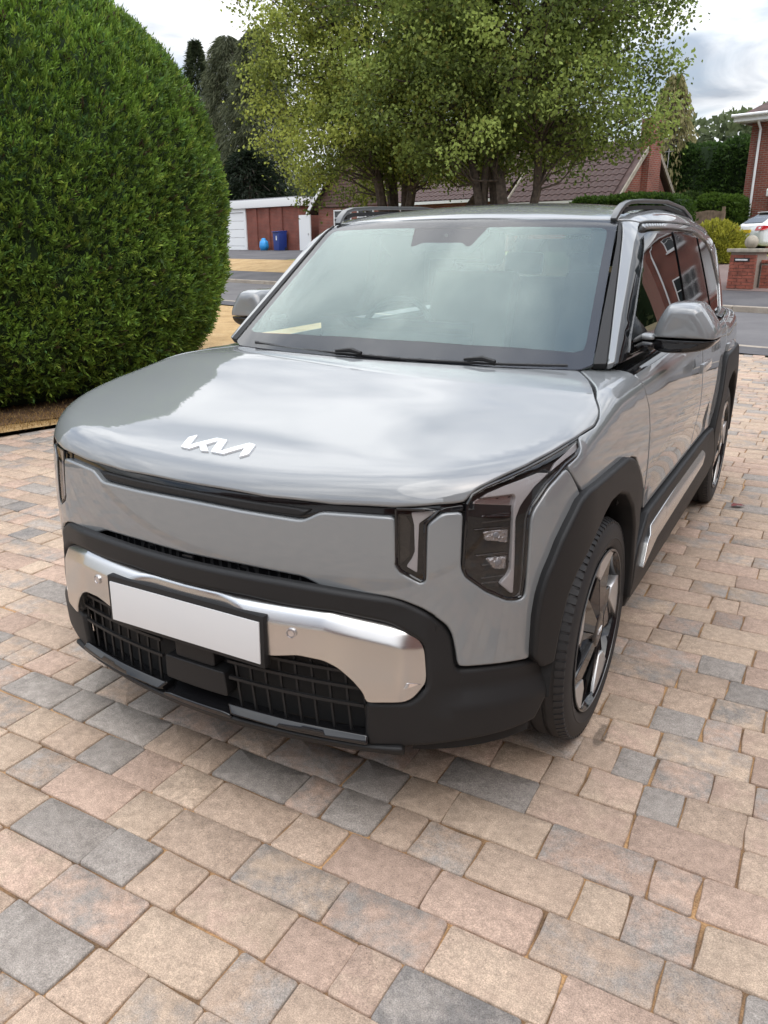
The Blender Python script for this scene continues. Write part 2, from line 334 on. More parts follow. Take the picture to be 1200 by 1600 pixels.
    gx, gy = np.meshgrid(np.arange(lo[0]+step*.37, hi[0], step), np.arange(lo[1]+step*.41, hi[1], step)); G = np.stack([gx.ravel(), gy.ravel()], 1)
    G = G[inside(G, B)]
    if len(G):
        dd, _ = seg_dist(G, A2, B2); G = G[dd > bev+.38*step]; P.append(G)
    edges = [(i, (i+1)%n) for i in range(n)]; base_n = sum(len(x) for x in P); LP = []
    for ln in lines:                                     # creases: mesh edges run along them
        q2 = np.stack([np.asarray(ln)@a, np.asarray(ln)@b], 1); ok = inside(q2, B) & (seg_dist(q2, A2, B2)[0] > bev*1.15); prev = None
        for i in range(len(q2)):
            if not ok[i]: prev = None; continue
            LP.append(q2[i]); k = base_n+len(LP)-1
            if prev is not None: edges.append((prev, k))
            prev = k
    if LP:
        LP = np.array(LP); G2 = P[-1]; dd = np.min(np.hypot(G2[:,None,0]-LP[None,:,0], G2[:,None,1]-LP[None,:,1]), 1); keep = dd > .45*step
        drop_n = (~keep).sum(); P[-1] = G2[keep]; edges = [(i if i < base_n else i-drop_n, j if j < base_n else j-drop_n) for i, j in edges]; P.append(LP)
    allp = np.concatenate(P)
    vs, es, fs, *_ = delaunay_2d_cdt([Vector(p) for p in allp], edges, [], 1, 1e-5)
    V2 = np.array([(v.x, v.y) for v in vs]); fs = [tuple(x) for x in fs]
    dist, dirv = seg_dist(V2, sA, sB); DC = float(np.mean(P3@d))
    O = V2[:,:1]*a+V2[:,1:]*b; lo_d = (P3@d).max()+.12; hi_d = (P3@d).min()-.16
    H = hit(h, O+d*lo_d, -d, 0, lo_d-hi_d, k=.62 if not callable(off) else .4)
    bad = np.isnan(H[:,0])
    if bad.any():
        print('panel: missed', bad.sum(), V2[bad][:2]); gd_ = np.where(~bad)[0]
        for i in np.where(bad)[0]:
            j = gd_[np.argmin(((V2[gd_]-V2[i])**2).sum(1))]; H[i] = O[i]+d*(H[j]@d)
    nb = [set() for _ in range(len(H))]                  # a vertex that slipped to a deeper root is pulled back to its neighbours
    for t in fs:
        for i in t: nb[i].update(t)
    dep = H@d; med = np.array([np.median(dep[list(x)]) if x else dep[i] for i, x in enumerate(nb)]); slip = np.abs(dep-med) > max(.014, 3.0*step)
    if slip.any(): H[slip] += d*(med-dep)[slip][:,None]; print('panel: pulled back', slip.sum())
    if half: H[np.abs(H[:,0]) < 1.5e-3, 0] = 0
    Nrm = grad(h, H)
    if bev > 0:
        s = np.clip(1-dist/bev, 0, 1)*.97; drop = bev*(1-np.sqrt(1-s*s)); o3 = dirv[:,:1]*a+dirv[:,1:]*b
        bt = dist < 1e-6
        if bt.any():                                     # boundary vertices: outward from the ring normals
            for i in np.where(bt)[0]:
                k = np.argmin(((B-V2[i])**2).sum(1)); nv_ = Nn[k] if real[k] and not rb[k] else Nn[k-1] if rb[k] and not real[k] else Nv[k]; o3[i] = -(nv_[0]*a+nv_[1]*b)
        o3 -= (o3*Nrm).sum(1)[:,None]*Nrm; o3 /= np.maximum(np.linalg.norm(o3, axis=1)[:,None], 1e-9)
        H = H-Nrm*drop[:,None]; Nb = Nrm*np.sqrt(1-s*s)[:,None]+o3*s[:,None]
    else: Nb = Nrm; o3 = np.zeros_like(H)
    faces = []
    for t in fs:
        if len(t) != 3: continue
        nn = np.cross(H[t[1]]-H[t[0]], H[t[2]]-H[t[0]]); faces.append(t if nn@Nrm[t[0]] > 0 else t[::-1])
    V = list(H); NN = list(Nb)
    if thick > 0:
        cnt = {}
        for t in faces:
            for i in range(3): e_ = (t[i], t[(i+1)%3]); cnt[frozenset(e_)] = cnt.get(frozenset(e_), []) + [e_]
        rsg = {}
        for e_ in cnt.values():
            if len(e_) != 1: continue
            i, j = e_[0]
            if half and abs(H[i][0]) < 1e-3 and abs(H[j][0]) < 1e-3: continue
            for k in (i, j):
                if k not in rsg:
                    rsg[k] = len(V); so_ = o3[k] if np.linalg.norm(o3[k]) > .1 else Nrm[k]
                    V += [H[k], H[k]-Nrm[k]*thick]; NN += [so_, so_]
            p, q_ = rsg[i], rsg[j]; faces += [(j and q_, p, p+1), (q_, p+1, q_+1)]
    V = np.array(V); NN = np.array(NN)
    return V, faces, NN
def mk(name, V, faces, NN, m, parent, mirror=False, half=False):
    if half:
        k = len(V); V = np.concatenate([V, V*[-1,1,1]]); faces = list(faces)+[tuple(i+k for i in t[::-1]) for t in faces]; NN = np.concatenate([NN, NN*[-1,1,1]])
    if mirror: V = V*[-1,1,1]; faces = [t[::-1] for t in faces]; NN = NN*[-1,1,1]
    me = npmesh(name, V, np.array(faces), True); me.normals_split_custom_set_from_vertices([tuple(x) for x in NN])
    return link(name, me, m, parent)
def panel(name, m, parent, pts, f, d, parent2=None, both=True, half=False, **kw):
    V, F_, NN = panel_mesh(pts, f, d, half=half, **kw)
    r = mk(name, V, F_, NN, m, parent, half=half)
    if half or not both: return r
    return r, mk(name, V, F_, NN, m, parent2 if parent2 is not None else parent, mirror=True)
def at_front(x, z, off=0.):
    p = hit(lambda P: fL(P)-off, np.array([(x,-.5,z)]), np.array([(0,1.,0)]), 0, 1.2, 300)[0]; return p
def at_side(y, z, off=0., f=None):
    p = hit(lambda P: (f or fL)(P)-off, np.array([(1.4,y,z)]), np.array([(-1.,0,0)]), 0, 1.3, 400)[0]; return p
def at_top(x, y, off=0., f=None):
    p = hit(lambda P: (f or fL)(P)-off, np.array([(x,y,2.)]), np.array([(0,0,-1.)]), 0, 1.5, 500)[0]; return p
def mm(ps): return [tuple(np.asarray(p)*1000) for p in ps]
def fr(l, off=0.): return mm([at_front(x,z,off) for x,z in l])
def sd(l, off=0., f=None): return mm([at_side(y,z,off,f) for y,z in l])
def tp(l, off=0., f=None): return mm([at_top(x,y,off,f) for x,y in l])

car = tag(empty('parked_car', (0,0,0)), 'grey electric crossover with black wheel arch cladding parked nose-on in the middle of the driveway', 'car')
HY, RY, HZ = .85, 3.53, .345
DF = (.45,-.85,.25)          # chart direction for front skin
# ---- dark inner shell: everything behind shut lines and openings
def shell():
    zs = np.array([.22,.3,.4,.5,.6,.7,.8,.86,.90,.94,.98,1.02,1.05]); n = 180; V = []; F_ = []
    th = np.linspace(0, 2*np.pi, n, endpoint=False); oy = np.clip(2.1+3.2*np.sin(th)*1.0, .9, 3.5); O = np.stack([0*th, oy, 0*th], 1); D = np.stack([np.cos(th), np.where(np.abs(np.sin(th))>.0, np.sin(th), 0), 0*th], 1)
    # straight rays sideways along the flank, fanned at the ends
    D[(oy > .9) & (oy < 3.5)] *= [1,0,1]; D /= np.linalg.norm(D, axis=1)[:,None]
    for z in zs:
        o = O.copy(); o[:,2] = z; g = lambda P: -(fL(P)+.022)
        p = hit(g, o, D, 0, 2.2, 400); bad = np.isnan(p[:,0]); p[bad] = o[bad]; V.append(p)
    V = np.concatenate(V); m = len(zs)
    for i in range(m-1):
        for k in range(n):
            q_ = (i*n+k, i*n+(k+1)%n, (i+1)*n+(k+1)%n, (i+1)*n+k); c = V[list(q_)].mean(0)
            if min(math.hypot(c[1]-HY, c[2]-HZ), math.hypot(c[1]-RY, c[2]-HZ)) < .44 and abs(c[0]) > .5: continue
            if c[1] < .4 and c[2] < .50 and abs(c[0]) < .6: continue
            F_.append(q_)
    return npmesh('inner_shell', V, F_, True)
link('inner_shell', shell(), 'shell', car)
MB().box(-.64,.64,.25,4.1,.20,.24).box(-.50,.50,.16,.30,.22,.58).box(.525,.545,.165,.42,.24,.52).box(-.545,-.525,.165,.42,.24,.52).build('underbody', 'dark', car)
hp = [(0,1.12),(.3,1.12),(.66,1.18),(.76,1.05),(.84,.85),(.85,.7),(.83,.5),(.76,.34),(.66,.24),(.4,.14),(0,.11)]
panel('bonnet_liner', 'shell', car, tp([(x,y) for x,y in hp], -.02), fL, (0,-.35,1), off=-.02, step=.06, bev=0, thick=0, half=True)

# ---- painted skin
PP = POLY
def first0(l, i0, i1, z0=None, z1=None, off=0.):
    """close a half outline on the centre plane"""
    l = [p for p in l if p[0] > 20]; a_ = at_front(0, z0, off); b_ = at_front(0, z1, off)
    return [tuple(a_*1000)]+l+[tuple(b_*1000)]
hood = [p for p in PP['hood'] if p[0] > 25]
hc0 = at_front(0, .894); hc1 = at_top(0, .985)
panel('bonnet', 'paint', car, [tuple(hc0*1000)]+hood+[tuple(hc1*1000)], fL, (.25,-.62,.74), half=True, step=.028, bev=.006, thick=.02, rad=.012)
panel('front_panel', 'paint', car, first0(PP['panel'], 0, 0, .850, .702), fL, DF, half=True, step=.026, bev=.007, thick=.045, rad=.012)
panel('front_wing', 'paint', car, PP['fender'][:13]+[(720,1205,1090),(770,1228,1098),(800,1250,1094),(835,1256,1082)]+PP['fender'][17:22]+[(900,1345,690),(897,1350,660)]+PP['fender'][24:29], fL, (.85,-.25,.45), step=.03, bev=.004, thick=.03, rad=.012)
# upper gap strip + flap, lower slit
gs = [(0,.888),(.25,.884),(.42,.883),(.56,.886),(.70,.898),(.705,.875),(.66,.876),(.56,.864),(.39,.862),(.345,.84),(.18,.842),(0,.846)]
panel('upper_intake', 'gloss_black', car, fr(gs, -.018), fL, DF, off=-.018, half=True, step=.03, bev=.003, thick=.02)
panel('intake_flap', 'cladding', car, fr([(0,.874),(.2,.871),(.36,.868),(.335,.848),(.2,.848),(0,.853)], -.008), fL, DF, off=-.008, half=True, step=.03, bev=.006, thick=.02)
panel('lower_slit', 'gloss_black', car, fr([(0,.705),(.18,.706),(.35,.70),(.41,.675),(.41,.665),(0,.675)], -.022), fL, DF, off=-.022, half=True, step=.03, bev=0, thick=.0)
cp = at_front(.0, .690); MB().box(-.018,.018,cp[1]-.004,cp[1]+.03,.676,.700).build('front_camera', 'gloss_black', car, bevel=.003)

# ---- bumper cladding, bright insert, grille
band = PP['band']
boff = boff0
panel('bumper_cladding', 'cladding', car, first0(band, 0, 0, .693, .628, .03), fL, (.5,-.82,.1), off=boff, half=True, step=.024, bev=.014, thick=.012, rad=.012)
def sp_(t, w=.005): return .5*(t+np.sqrt(t*t+w*w))       # soft ramp: rounded crease
def soff(P):
    x = np.abs(P[...,0]); z = P[...,2]; b0 = soff0(P); zc = z+.045*np.clip((x-.42)/.2,0,1)
    o = b0-.48*sp_(zc-.585)-1.2*sp_(zc-.618)-.55*sp_(x-.600,.010)
    k_ = np.clip((x-.10)/.2,0,1); k_ = k_*k_*(3-2*k_); cz = .028+.036*k_-.20*sp_(z-.605)
    return smin(o, cz, .006)
sv = [p for p in PP['silver']]
sv = [tuple(at_front(0,.640,.045)*1000)]+sv[:-1]+[tuple(at_front(.27,.488,.045)*1000), tuple(at_front(0,.488,.045)*1000)]
panel('bumper_insert', 'satin', car, sv, fL, (.5,-.85,.05), off=soff, half=True, step=.0058, bev=.004, thick=.05, rad=.012)
panel('insert_emblem', 'chrome', car, PP['tri'], fL, (.5,-.85,.05), off=lambda P: soff(P)+.0015, step=.01, bev=.001, thick=.004, rad=.002)
gl = [(0,.50),(.285,.502),(.35,.505),(.42,.502),(.458,.49),(.495,.458),(.54,.44),(.575,.40),(.575,.27),(0,.27)]
panel('grille_back', 'dark', car, fr(gl, -.03), fL, (.2,-.97,.1), off=-.03, half=True, step=.05, bev=0, thick=0)
def bar(mb, pts, w=.005, off=.012):
    mb.tube([at_front(x,z,off) for x,z in pts], w, 4, True)
for s in (-1,1):
    for z0, xm in ((.468,.47),(.425,.50),(.375,.50)):
        mb = MB(); bar(mb, [(s*x,z0-.02*(x-.13)) for x in np.linspace(.05 if z0>.44 else .12, xm, 14)], .006, .014); mb.build('grille_bar', 'cladding', car)
    for k in range(9):
        x = .135+k*.045; top = min(.5, .505-max(0,(x-.42))*.9); mb = MB(); bar(mb, [(s*(x+.012*(1-t)), .285+t*(top-.285)) for t in np.linspace(0,1,6)], .0045, .008); mb.build('grille_bar', 'cladding', car)
panel('radar_cover', 'cladding', car, fr([(0,.388),(.106,.386),(.112,.312),(0,.312)], .02), fL, (.2,-.97,.1), off=.02, half=True, step=.04, bev=.004, thick=.04)
panel('plate_carrier', 'cladding', car, fr([(0,.452),(.07,.45),(.07,.39),(0,.39)], .012), fL, (.2,-.97,.1), off=.012, half=True, step=.05, bev=.004, thick=.04)
panel('lower_lip', 'gloss_black', car, fr([(.110,.300),(.30,.297),(.515,.292),(.515,.258),(.30,.262),(.128,.268)], .03), fL, (.3,-.9,.3), off=lambda P: .042-.9*np.clip(P[...,2]-.275,0,1), step=.012, bev=.007, thick=.06, rad=.006)
panel('lip_centre', 'gloss_black', car, fr([(0,.268),(.10,.268),(.125,.262),(.125,.250),(0,.250)], .034), fL, (.2,-.97,.2), off=.034, half=True, step=.02, bev=.005, thick=.06)
panel('chin', 'cladding', car, fr([(0,.254),(.3,.257),(.515,.255),(.60,.262),(.60,.225),(.3,.215),(0,.212)], .03), fL, (.2,-.97,.0), off=lambda P: .034-.6*np.clip(.25-P[...,2],0,1), half=True, step=.03, bev=.008, thick=.06)
for s in (-1,1):
    for nm, m_, key, r_, f0 in (('parking_sensor','lamp_silver','sensA',.0095,soff), ('parking_sensor','cladding','sensB',.013,boff), ('parking_sensor','cladding','sensC',.012,None)):
        p = np.array(PP[key][0])/1000; p[0] *= s; nrm = grad(fL, p[None])[0]; c_ = Vector(p-nrm*.004); q0 = Vector(nrm).to_track_quat('X','Z')
        ring = MB().lathe([(r_*1.45,-.006),(r_*1.45,.0035),(r_*1.2,.0045),(r_*1.1,.0),(r_*1.0,.0),(r_*.9,.003),(0,.0032)], 20)
        o = ring.build(nm, m_, car, smooth=True); o.rotation_mode = 'QUATERNION'; o.rotation_quaternion = q0
        o.location = Vector(p+nrm*{'sensA':.001,'sensB':-.007,'sensC':-.008}[key])
# number plate (blank, as in the photograph)
np_ = empty('number_plate', (0,.003,.529), 0, car)
MB().box(-.272,.272,.003,.03,-.070,.074).build('plate_frame', 'cladding', np_, bevel=.006)
MB().box(-.26,.26,-.0005,.0042,-.0575,.0575).build('plate_face', 'plate_white', np_, bevel=.0015)
np_.rotation_euler = (-.03,0,0)
# bonnet badge
panel('bonnet_badge', 'badge', car, PP['logo'], fL, (0,-.5,.86), off=.005, both=False, step=.012, bev=.0015, thick=.008, rad=.0015)

# ---- lamps
lampR = empty('headlight', (0,0,0), 0, car); lampL = empty('headlight', (0,0,0), 0, car)
drlR = empty('daytime_light', (0,0,0), 0, car); drlL = empty('daytime_light', (0,0,0), 0, car)
def lamp(name, m, key, off, D=DF, p=(lampR, lampL), grow=0, **kw):
    pts = np.array(PP[key] if isinstance(key,str) else key, float)
    if grow: c_ = pts.mean(0); v = pts-c_; pts = pts+v/np.linalg.norm(v,axis=1)[:,None]*grow
    kw.setdefault('step',.015); kw.setdefault('bev',.0015); kw.setdefault('thick',.006); kw.setdefault('rad',.004)
    return panel(name, m, p[0], [tuple(x) for x in pts], fL, D, parent2=p[1], off=off, **kw)
DH = (.62,-.75,.22)
lamp('lamp_housing', 'lamp_dark', 'head', -.034, DH, grow=4, bev=0, thick=0)
lamp('lens', 'lens', 'head', -.003, DH, bev=.004, thick=0)
lamp('light_guide', 'lamp_drl', 'head_silver', -.012, DH, bev=.003, thick=.01)
lamp('tail_guide', 'lamp_drl', 'head_tail', -.010, DH)
lamp('top_optic', 'lamp_silver', 'head_top', -.022, DH)
lamp('lamp_module', 'reflector', 'mod1', -.016, DH, bev=.004); lamp('lamp_module', 'reflector', 'mod2', -.016, DH, bev=.008)
for z_ in (.862,.846,.738,.704,.690): lamp('lamp_rib', 'lamp_rib', [(728+(.862-z_)*20,278,z_*1000),(784,333,z_*1000+1),(784,333,z_*1000-2.5),(728+(.862-z_)*20,278,z_*1000-3.5)], -.020, DH, bev=.0006, thick=.012, rad=.0)
for key in ('mod1','mod2'):
    c_ = np.array(PP[key]).mean(0)/1000; nr_ = grad(fL, c_[None])[0]
    for sgn, par in ((1,lampR),(-1,lampL)):
        o = MB().lathe([(.0,.010),(.006,.009),(.010,.006),(.0125,.0),(.016,-.002)], 20).build('projector_lens', 'projector', par, tuple((c_-nr_*.002)*[sgn,1,1]), smooth=True); o.rotation_mode = 'QUATERNION'; o.rotation_quaternion = Vector(nr_*[sgn,1,1]).to_track_quat('X','Z')
for k in ('fin1','fin2','fin3'): lamp('lamp_fin', 'gloss_black', k, -.014, DH, bev=.002, thick=.02)
lamp('lamp_housing', 'lamp_dark', 'drl', -.026, DF, (drlR, drlL), grow=3, bev=0, thick=0)
lamp('lens', 'lens', 'drl', -.003, DF, (drlR, drlL), bev=.004, thick=0)
lamp('light_guide', 'lamp_drl', 'drl_silver', -.010, DF, (drlR, drlL))
lamp('dark_insert', 'gloss_black', 'drl_dark', -.014, DF, (drlR, drlL))
panel('lamp_strip', 'gloss_black', car, PP['strip'], fL, DF, off=-.006, step=.02, bev=.003, thick=.02)
for key, D, p in (('head', DH, (lampR, lampL)), ('drl', DF, (drlR, drlL))):
    ring = np.array(PP[key], float)/1000; pts = []
    for i in range(len(ring)):
        a_, b_ = ring[i], ring[(i+1)%len(ring)]; k = max(1, int(np.linalg.norm(b_-a_)/.03))
        pts += [a_+(b_-a_)*j/k for j in range(k)]
    d_ = unit(D); pts = hit(lambda P: fL(P)+.004, np.array(pts)+d_*.2, -d_, 0, .5, 200)
    for sgn, par in ((1,p[0]), (-1,p[1])):
        MB().tube([tuple(x*[sgn,1,1]) for x in pts]+[tuple(pts[0]*[sgn,1,1])], .0042, 6, False).build('lamp_seal', 'gloss_black', par, smooth=True)

# ---- wheel arch cladding
ao = PP['arch_out']; ai = PP['arch_in']
arch = ao[:15]+[ao[15],ao[17]]+[(924,1162,430),(924,1150,300),(900,1130,292)]+[(924,1140,420),(924,1128,520)]+[(925,1110,602),(924,1055,690),(922,975,752),(921,870,783),(921,763,786),(921,689,768),(916,580,722),(910,489,668),(904,458,625),(898,440,575),(893,428,512),(888,418,440),(870,392,430)]
arch = ao[:16]+[(922,1180,542),(922,1172,470),(923,1172,330),(923,1150,330),(923,1142,428),(924,1126,520),(925,1106,602),(924,1050,690),(922,965,752),(921,870,783),(921,763,786),(921,689,768),(916,580,722),(910,493,668),(904,463,625),(898,446,575),(893,434,512),(889,424,440),(872,380,440)]
panel('front_arch_cladding', 'cladding', car, arch, fL, (.92,-.36,.1), off=.022, step=.028, bev=.012, thick=.07, rad=.012)
rel_o = [(-.56,.18),(-.50,.30),(-.37,.535),(-.31,.565),(.18,.575),(.30,.55),(.42,.40),(.47,.20),(.48,.0)]
rel_i = [(.42,.0),(.40,.15),(.34,.28),(.22,.39),(.08,.43),(-.08,.43),(-.22,.40),(-.31,.31),(-.37,.18),(-.39,.05),(-.43,-.02)]
panel('rear_arch_cladding', 'cladding', car, sd([(RY+y,HZ+z) for y,z in rel_o+rel_i], .022), fL, (1,-.1,.12), off=.022, step=.04, bev=.012, thick=.07, rad=.02)
for hy in (HY, RY):
    for s in (-1,1):
        mb = MB(); prof = [(.46,-.02),(.46,-.34)]
        vs = []; fs = []; n = 24
        for k in range(n+1):
            t = math.pi*(.0+1.0*k/n); c_, q_ = math.cos(t), math.sin(t)
            vs += [(s*.885, hy+.445*c_, HZ+.445*q_), (s*.55, hy+.445*c_, HZ+.445*q_)]
        fs = [(2*k,2*k+1,2*k+3,2*k+2) for k in range(n)]
        mb.add(vs, fs).add([(s*.56,hy-.44,.3),(s*.56,hy+.44,.3),(s*.56,hy+.46,.8),(s*.56,hy-.46,.8)], [(0,1,2,3)]); mb.build('wheel_well', 'dark', car)

# ---- doors, sills, quarters
DS = (.88,-.12,.46)
def sh(y, x=.845): return at_top(x, y)          # a point on the shoulder
dR = empty('front_door', (0,0,0), 0, car); dL = empty('front_door', (0,0,0), 0, car)
rdR = empty('rear_door', (0,0,0), 0, car); rdL = empty('rear_door', (0,0,0), 0, car)
d1 = mm([at_top(.842,1.262)])+sd([(1.275,1.04),(1.290,1.0),(1.335,.95),(1.352,.88),(1.352,.80),(1.362,.70),(1.378,.64),(1.40,.575)])+sd([(2.33,.575),(2.40,.62),(2.46,.75),(2.47,.90),(2.45,1.03)])+mm([at_top(.855,2.44)])+mm([at_top(.845,1.9)])
panel('door_skin', 'paint', dR, d1, fL, DS, parent2=dL, step=.035, bev=.004, thick=.03, rad=.01)
ra = [(RY+y-.012,HZ+z+.012) for y,z in rel_o[:5]]
d2 = mm([at_top(.856,2.452)])+sd([(2.462,1.03),(2.482,.90),(2.472,.75),(2.412,.62),(2.35,.575)])+sd([(2.93,.575)])+sd([ra[1],ra[2],(3.22,.925)])+sd([(3.30,1.03)])+mm([at_top(.845,3.32)])+mm([at_top(.85,2.9)])
panel('door_skin', 'paint', rdR, d2, fL, DS, parent2=rdL, step=.035, bev=.004, thick=.03, rad=.01)
qp = mm([at_top(.845,3.332)])+sd([(3.315,1.03),(3.235,.93),(RY+.18,HZ+.59),(RY+.31,HZ+.565),(RY+.435,HZ+.41),(RY+.485,HZ+.21)])+sd([(4.12,.52),(4.16,.80),(4.15,1.0)])+mm([at_top(.70,4.08)])+mm([at_top(.80,3.8)])
panel('rear_quarter', 'paint', car, qp, fL, (.85,.25,.46), step=.05, bev=.004, thick=.03, rad=.012)
sl_t = [(1.19,.34),(1.19,.44),(1.24,.50),(1.40,.565),(2.36,.565),(2.95,.565),(3.0,.50),(3.10,.36),(3.08,.27),(2.6,.25),(1.4,.25),(1.2,.27)]
panel('sill_cladding', 'cladding', car, sd(sl_t, .018), fL, (1,-.05,.1), off=lambda P: .020-.25*np.clip(.36-P[...,2],0,1), step=.05, bev=.012, thick=.06, rad=.01)
panel('sill_trim', 'satin', car, sd([(1.27,.40),(1.33,.475),(1.42,.512),(2.2,.525),(2.62,.528),(2.66,.50),(2.56,.46),(1.50,.440),(1.36,.415)], .03), fL, (1,-.05,.1), off=lambda P: .034-.5*np.clip(P[...,2]-.49,0,1), step=.03, bev=.004, thick=.02, rad=.008)
for yy, pr in ((2.20,(dR,dL)), (3.02,(rdR,rdL))):
    for s, par in ((1,pr[0]),(-1,pr[1])):
        a_ = at_side(yy,.965,.034); b_ = at_side(yy+.24,.962,.034)
        mb = MB().tube([(s*(a_[0]),yy,.965),(s*(b_[0]),yy+.24,.962)], .027, 4, True, flat=.42); mb.build('door_handle', 'paint', par, bevel=.004)
# rear end, closed simply
panel('tailgate', 'paint', car, mm([(0,4.2,1.04),(.60,4.14,1.04),(.72,4.08,1.0),(.74,4.1,.62),(0,4.22,.62)]), fL, (.15,1,.05), half=True, step=.07, bev=.006, thick=.03)
panel('rear_bumper', 'cladding', car, mm([(0,4.2,.61),(.76,4.1,.61),(.86,3.98,.56),(.86,3.98,.30),(0,4.2,.28)]), fL, (.35,.9,.0), off=.02, half=True, step=.07, bev=.012, thick=.05)

# ---- greenhouse
def G_(y, z): return at_side(y, z, 0, fG)
def onws(x, z):
    p = hit(fG, np.array([(x,.5,z)]), np.array([(0,1.,0)]), 0, 2, 500)[0]; return p
wsb = [(0,1.0925),(.20,1.090),(.40,1.088),(.60,1.087),(.694,1.088)]
wst = [(.622,1.548),(.55,1.553),(.43,1.556),(.2,1.559),(0,1.560)]
ws = mm([onws(x,z) for x,z in wsb])+mm([onws(.728,1.102)])+mm([onws(.692,1.25),onws(.66,1.39)])+mm([onws(x,z) for x,z in wst])
DW = (.15,-.585,.80)
panel('windscreen', 'windscreen', car, ws, fG, DW, half=True, step=.03, bev=0, thick=0, rad=.01)
# black printed border: bottom, side and top strips just under the glass, plus the sensor housing
inb = [(0,1.150),(.3,1.147),(.55,1.141),(.655,1.136),(.683,1.142)]
ins = [(.683,1.160),(.655,1.28),(.627,1.40),(.606,1.50)]
intp = [(.598,1.517),(.578,1.525),(.44,1.528),(.2,1.531),(0,1.532)]
W_ = lambda l: mm([onws(x,z) for x,z in l])
panel('screen_coating', 'screen_coating', car, W_(inb)+W_(ins)+W_(intp[:-1])+W_([(.16,1.531),(.128,1.462),(.115,1.461),(.085,1.475),(0,1.475)]), fG, DW, half=True, off=-.0015, step=.03, bev=0, thick=0, rad=.004)
fk = dict(off=-.004, step=.05, bev=0, thick=0, rad=0)
panel('frit_band', 'frit', car, W_(wsb)+W_([(.728,1.102),(.712,1.16)])+W_(ins[:1])+W_(inb[::-1]), fG, DW, half=True, **fk)
panel('frit_band', 'frit', car, W_([(.712,1.16),(.692,1.25),(.66,1.39),(.632,1.50)])+W_(ins[::-1]), fG, DW, **fk)
panel('frit_band', 'frit', car, W_([(.632,1.50)]+wst)+W_(intp[::-1]+ins[-1:]), fG, DW, half=True, **fk)
panel('sensor_housing', 'frit', car, W_([(0,1.531),(.16,1.531),(.128,1.462),(.115,1.461),(.085,1.475),(0,1.475)]), fG, DW, half=True, off=-.006, step=.05, bev=0, thick=.03, rad=0)
panel('screen_trim', 'cladding', car, mm([(.728,1.176,1.102),(.714,1.263,1.168),(.699,1.354,1.238),(.684,1.450,1.311),(.668,1.550,1.387),(.651,1.655,1.467),(.624,1.765,1.548)])+mm([(.636,1.772,1.552),(.665,1.660,1.467),(.688,1.557,1.387),(.709,1.459,1.311),(.729,1.365,1.238),(.749,1.276,1.169),(.766,1.192,1.103)]), fG, (.45,-.6,.65), off=.004, step=.03, bev=.003, thick=.02, rad=.004)
rf = mm([onws(0,1.562)])+mm([onws(.3,1.559),onws(.55,1.5555),onws(.63,1.553)])+mm([G_(1.86,1.545),G_(2.3,1.553),G_(2.9,1.548),G_(3.4,1.515)])+mm([at_top(.55,3.78,0,fG),at_top(0,3.88,0,fG)])
rf[0] = (0, rf[0][1]+8, rf[0][2]+4)
panel('roof', 'paint', car, rf, fG, (.25,-.2,1), half=True, step=.045, bev=.006, thick=.02, rad=.02)
ap = mm([(.769,1.193,1.103),(.752,1.277,1.169),(.732,1.366,1.238),(.712,1.460,1.311),(.691,1.558,1.387),(.668,1.661,1.467),(.640,1.775,1.553)])+mm([G_(1.86,1.543),G_(1.80,1.528),(.708,1.685,1.471),(.726,1.578,1.392),(.743,1.480,1.317),(.758,1.386,1.246),(.773,1.297,1.177),(.787,1.212,1.108)])
panel('windscreen_pillar', 'paint', car, ap, fG, (.75,-.45,.45), step=.03, bev=.004, thick=.02, rad=.006)
panel('roof_side', 'paint', car, mm([G_(1.862,1.541),G_(2.3,1.549),G_(2.9,1.544),G_(3.4,1.511),G_(3.66,1.44),G_(3.88,1.25),G_(3.98,1.12),G_(3.45,1.125),G_(3.50,1.26),G_(3.36,1.43),G_(3.20,1.485),G_(2.9,1.522),G_(2.3,1.530),G_(1.85,1.524)]), fG, (1,.0,.3), step=.05, bev=.004, thick=.02, rad=.02)
dlo = dict(step=.05, bev=.002, thick=.012, rad=.006, off=-.010)
panel('window_surround', 'gloss_black', car, mm([G_(y,z) for y,z in [(1.215,1.104),(1.30,1.176),(1.48,1.316),(1.685,1.470),(1.80,1.525),(1.85,1.521),(2.3,1.527),(2.9,1.519),(3.20,1.482),(3.36,1.427),(3.50,1.258),(3.44,1.122),(2.5,1.118)]]), fG, (1,-.1,.2), **{**dlo, 'off':-.012})
wk = dict(step=.025, bev=.002, thick=.008, rad=.015, off=-.004)
panel('window', 'side_glass', dR, mm([G_(y,z) for y,z in [(1.315,1.122),(1.365,1.18),(1.50,1.285),(1.645,1.40),(1.80,1.498),(1.87,1.508),(2.27,1.510),(2.31,1.122)]]), fG, (1,-.1,.2), parent2=dL, **wk)
panel('window', 'gloss_black', rdR, mm([G_(y,z) for y,z in [(2.405,1.124),(2.365,1.510),(2.88,1.502),(3.03,1.13)]]), fG, (1,-.1,.2), parent2=rdL, **wk)
panel('quarter_window', 'gloss_black', car, mm([G_(y,z) for y,z in [(3.08,1.132),(2.94,1.498),(3.18,1.466),(3.33,1.41),(3.46,1.256),(3.41,1.14)]]), fG, (1,-.1,.2), **wk)
panel('centre_pillar', 'gloss_black', car, mm([G_(y,z) for y,z in [(2.325,1.120),(2.285,1.516),(2.35,1.516),(2.392,1.120)]]), fG, (1,-.1,.2), **{**wk, 'off':.001, 'rad':.004})
panel('belt_strip', 'satin', car, mm([G_(y,z) for y,z in [(3.44,1.116),(3.505,1.258),(3.365,1.432),(3.378,1.438),(3.522,1.258),(3.455,1.108)]]), fG, (1,-.1,.2), step=.03, bev=.002, thick=.012, rad=.004, off=.004)
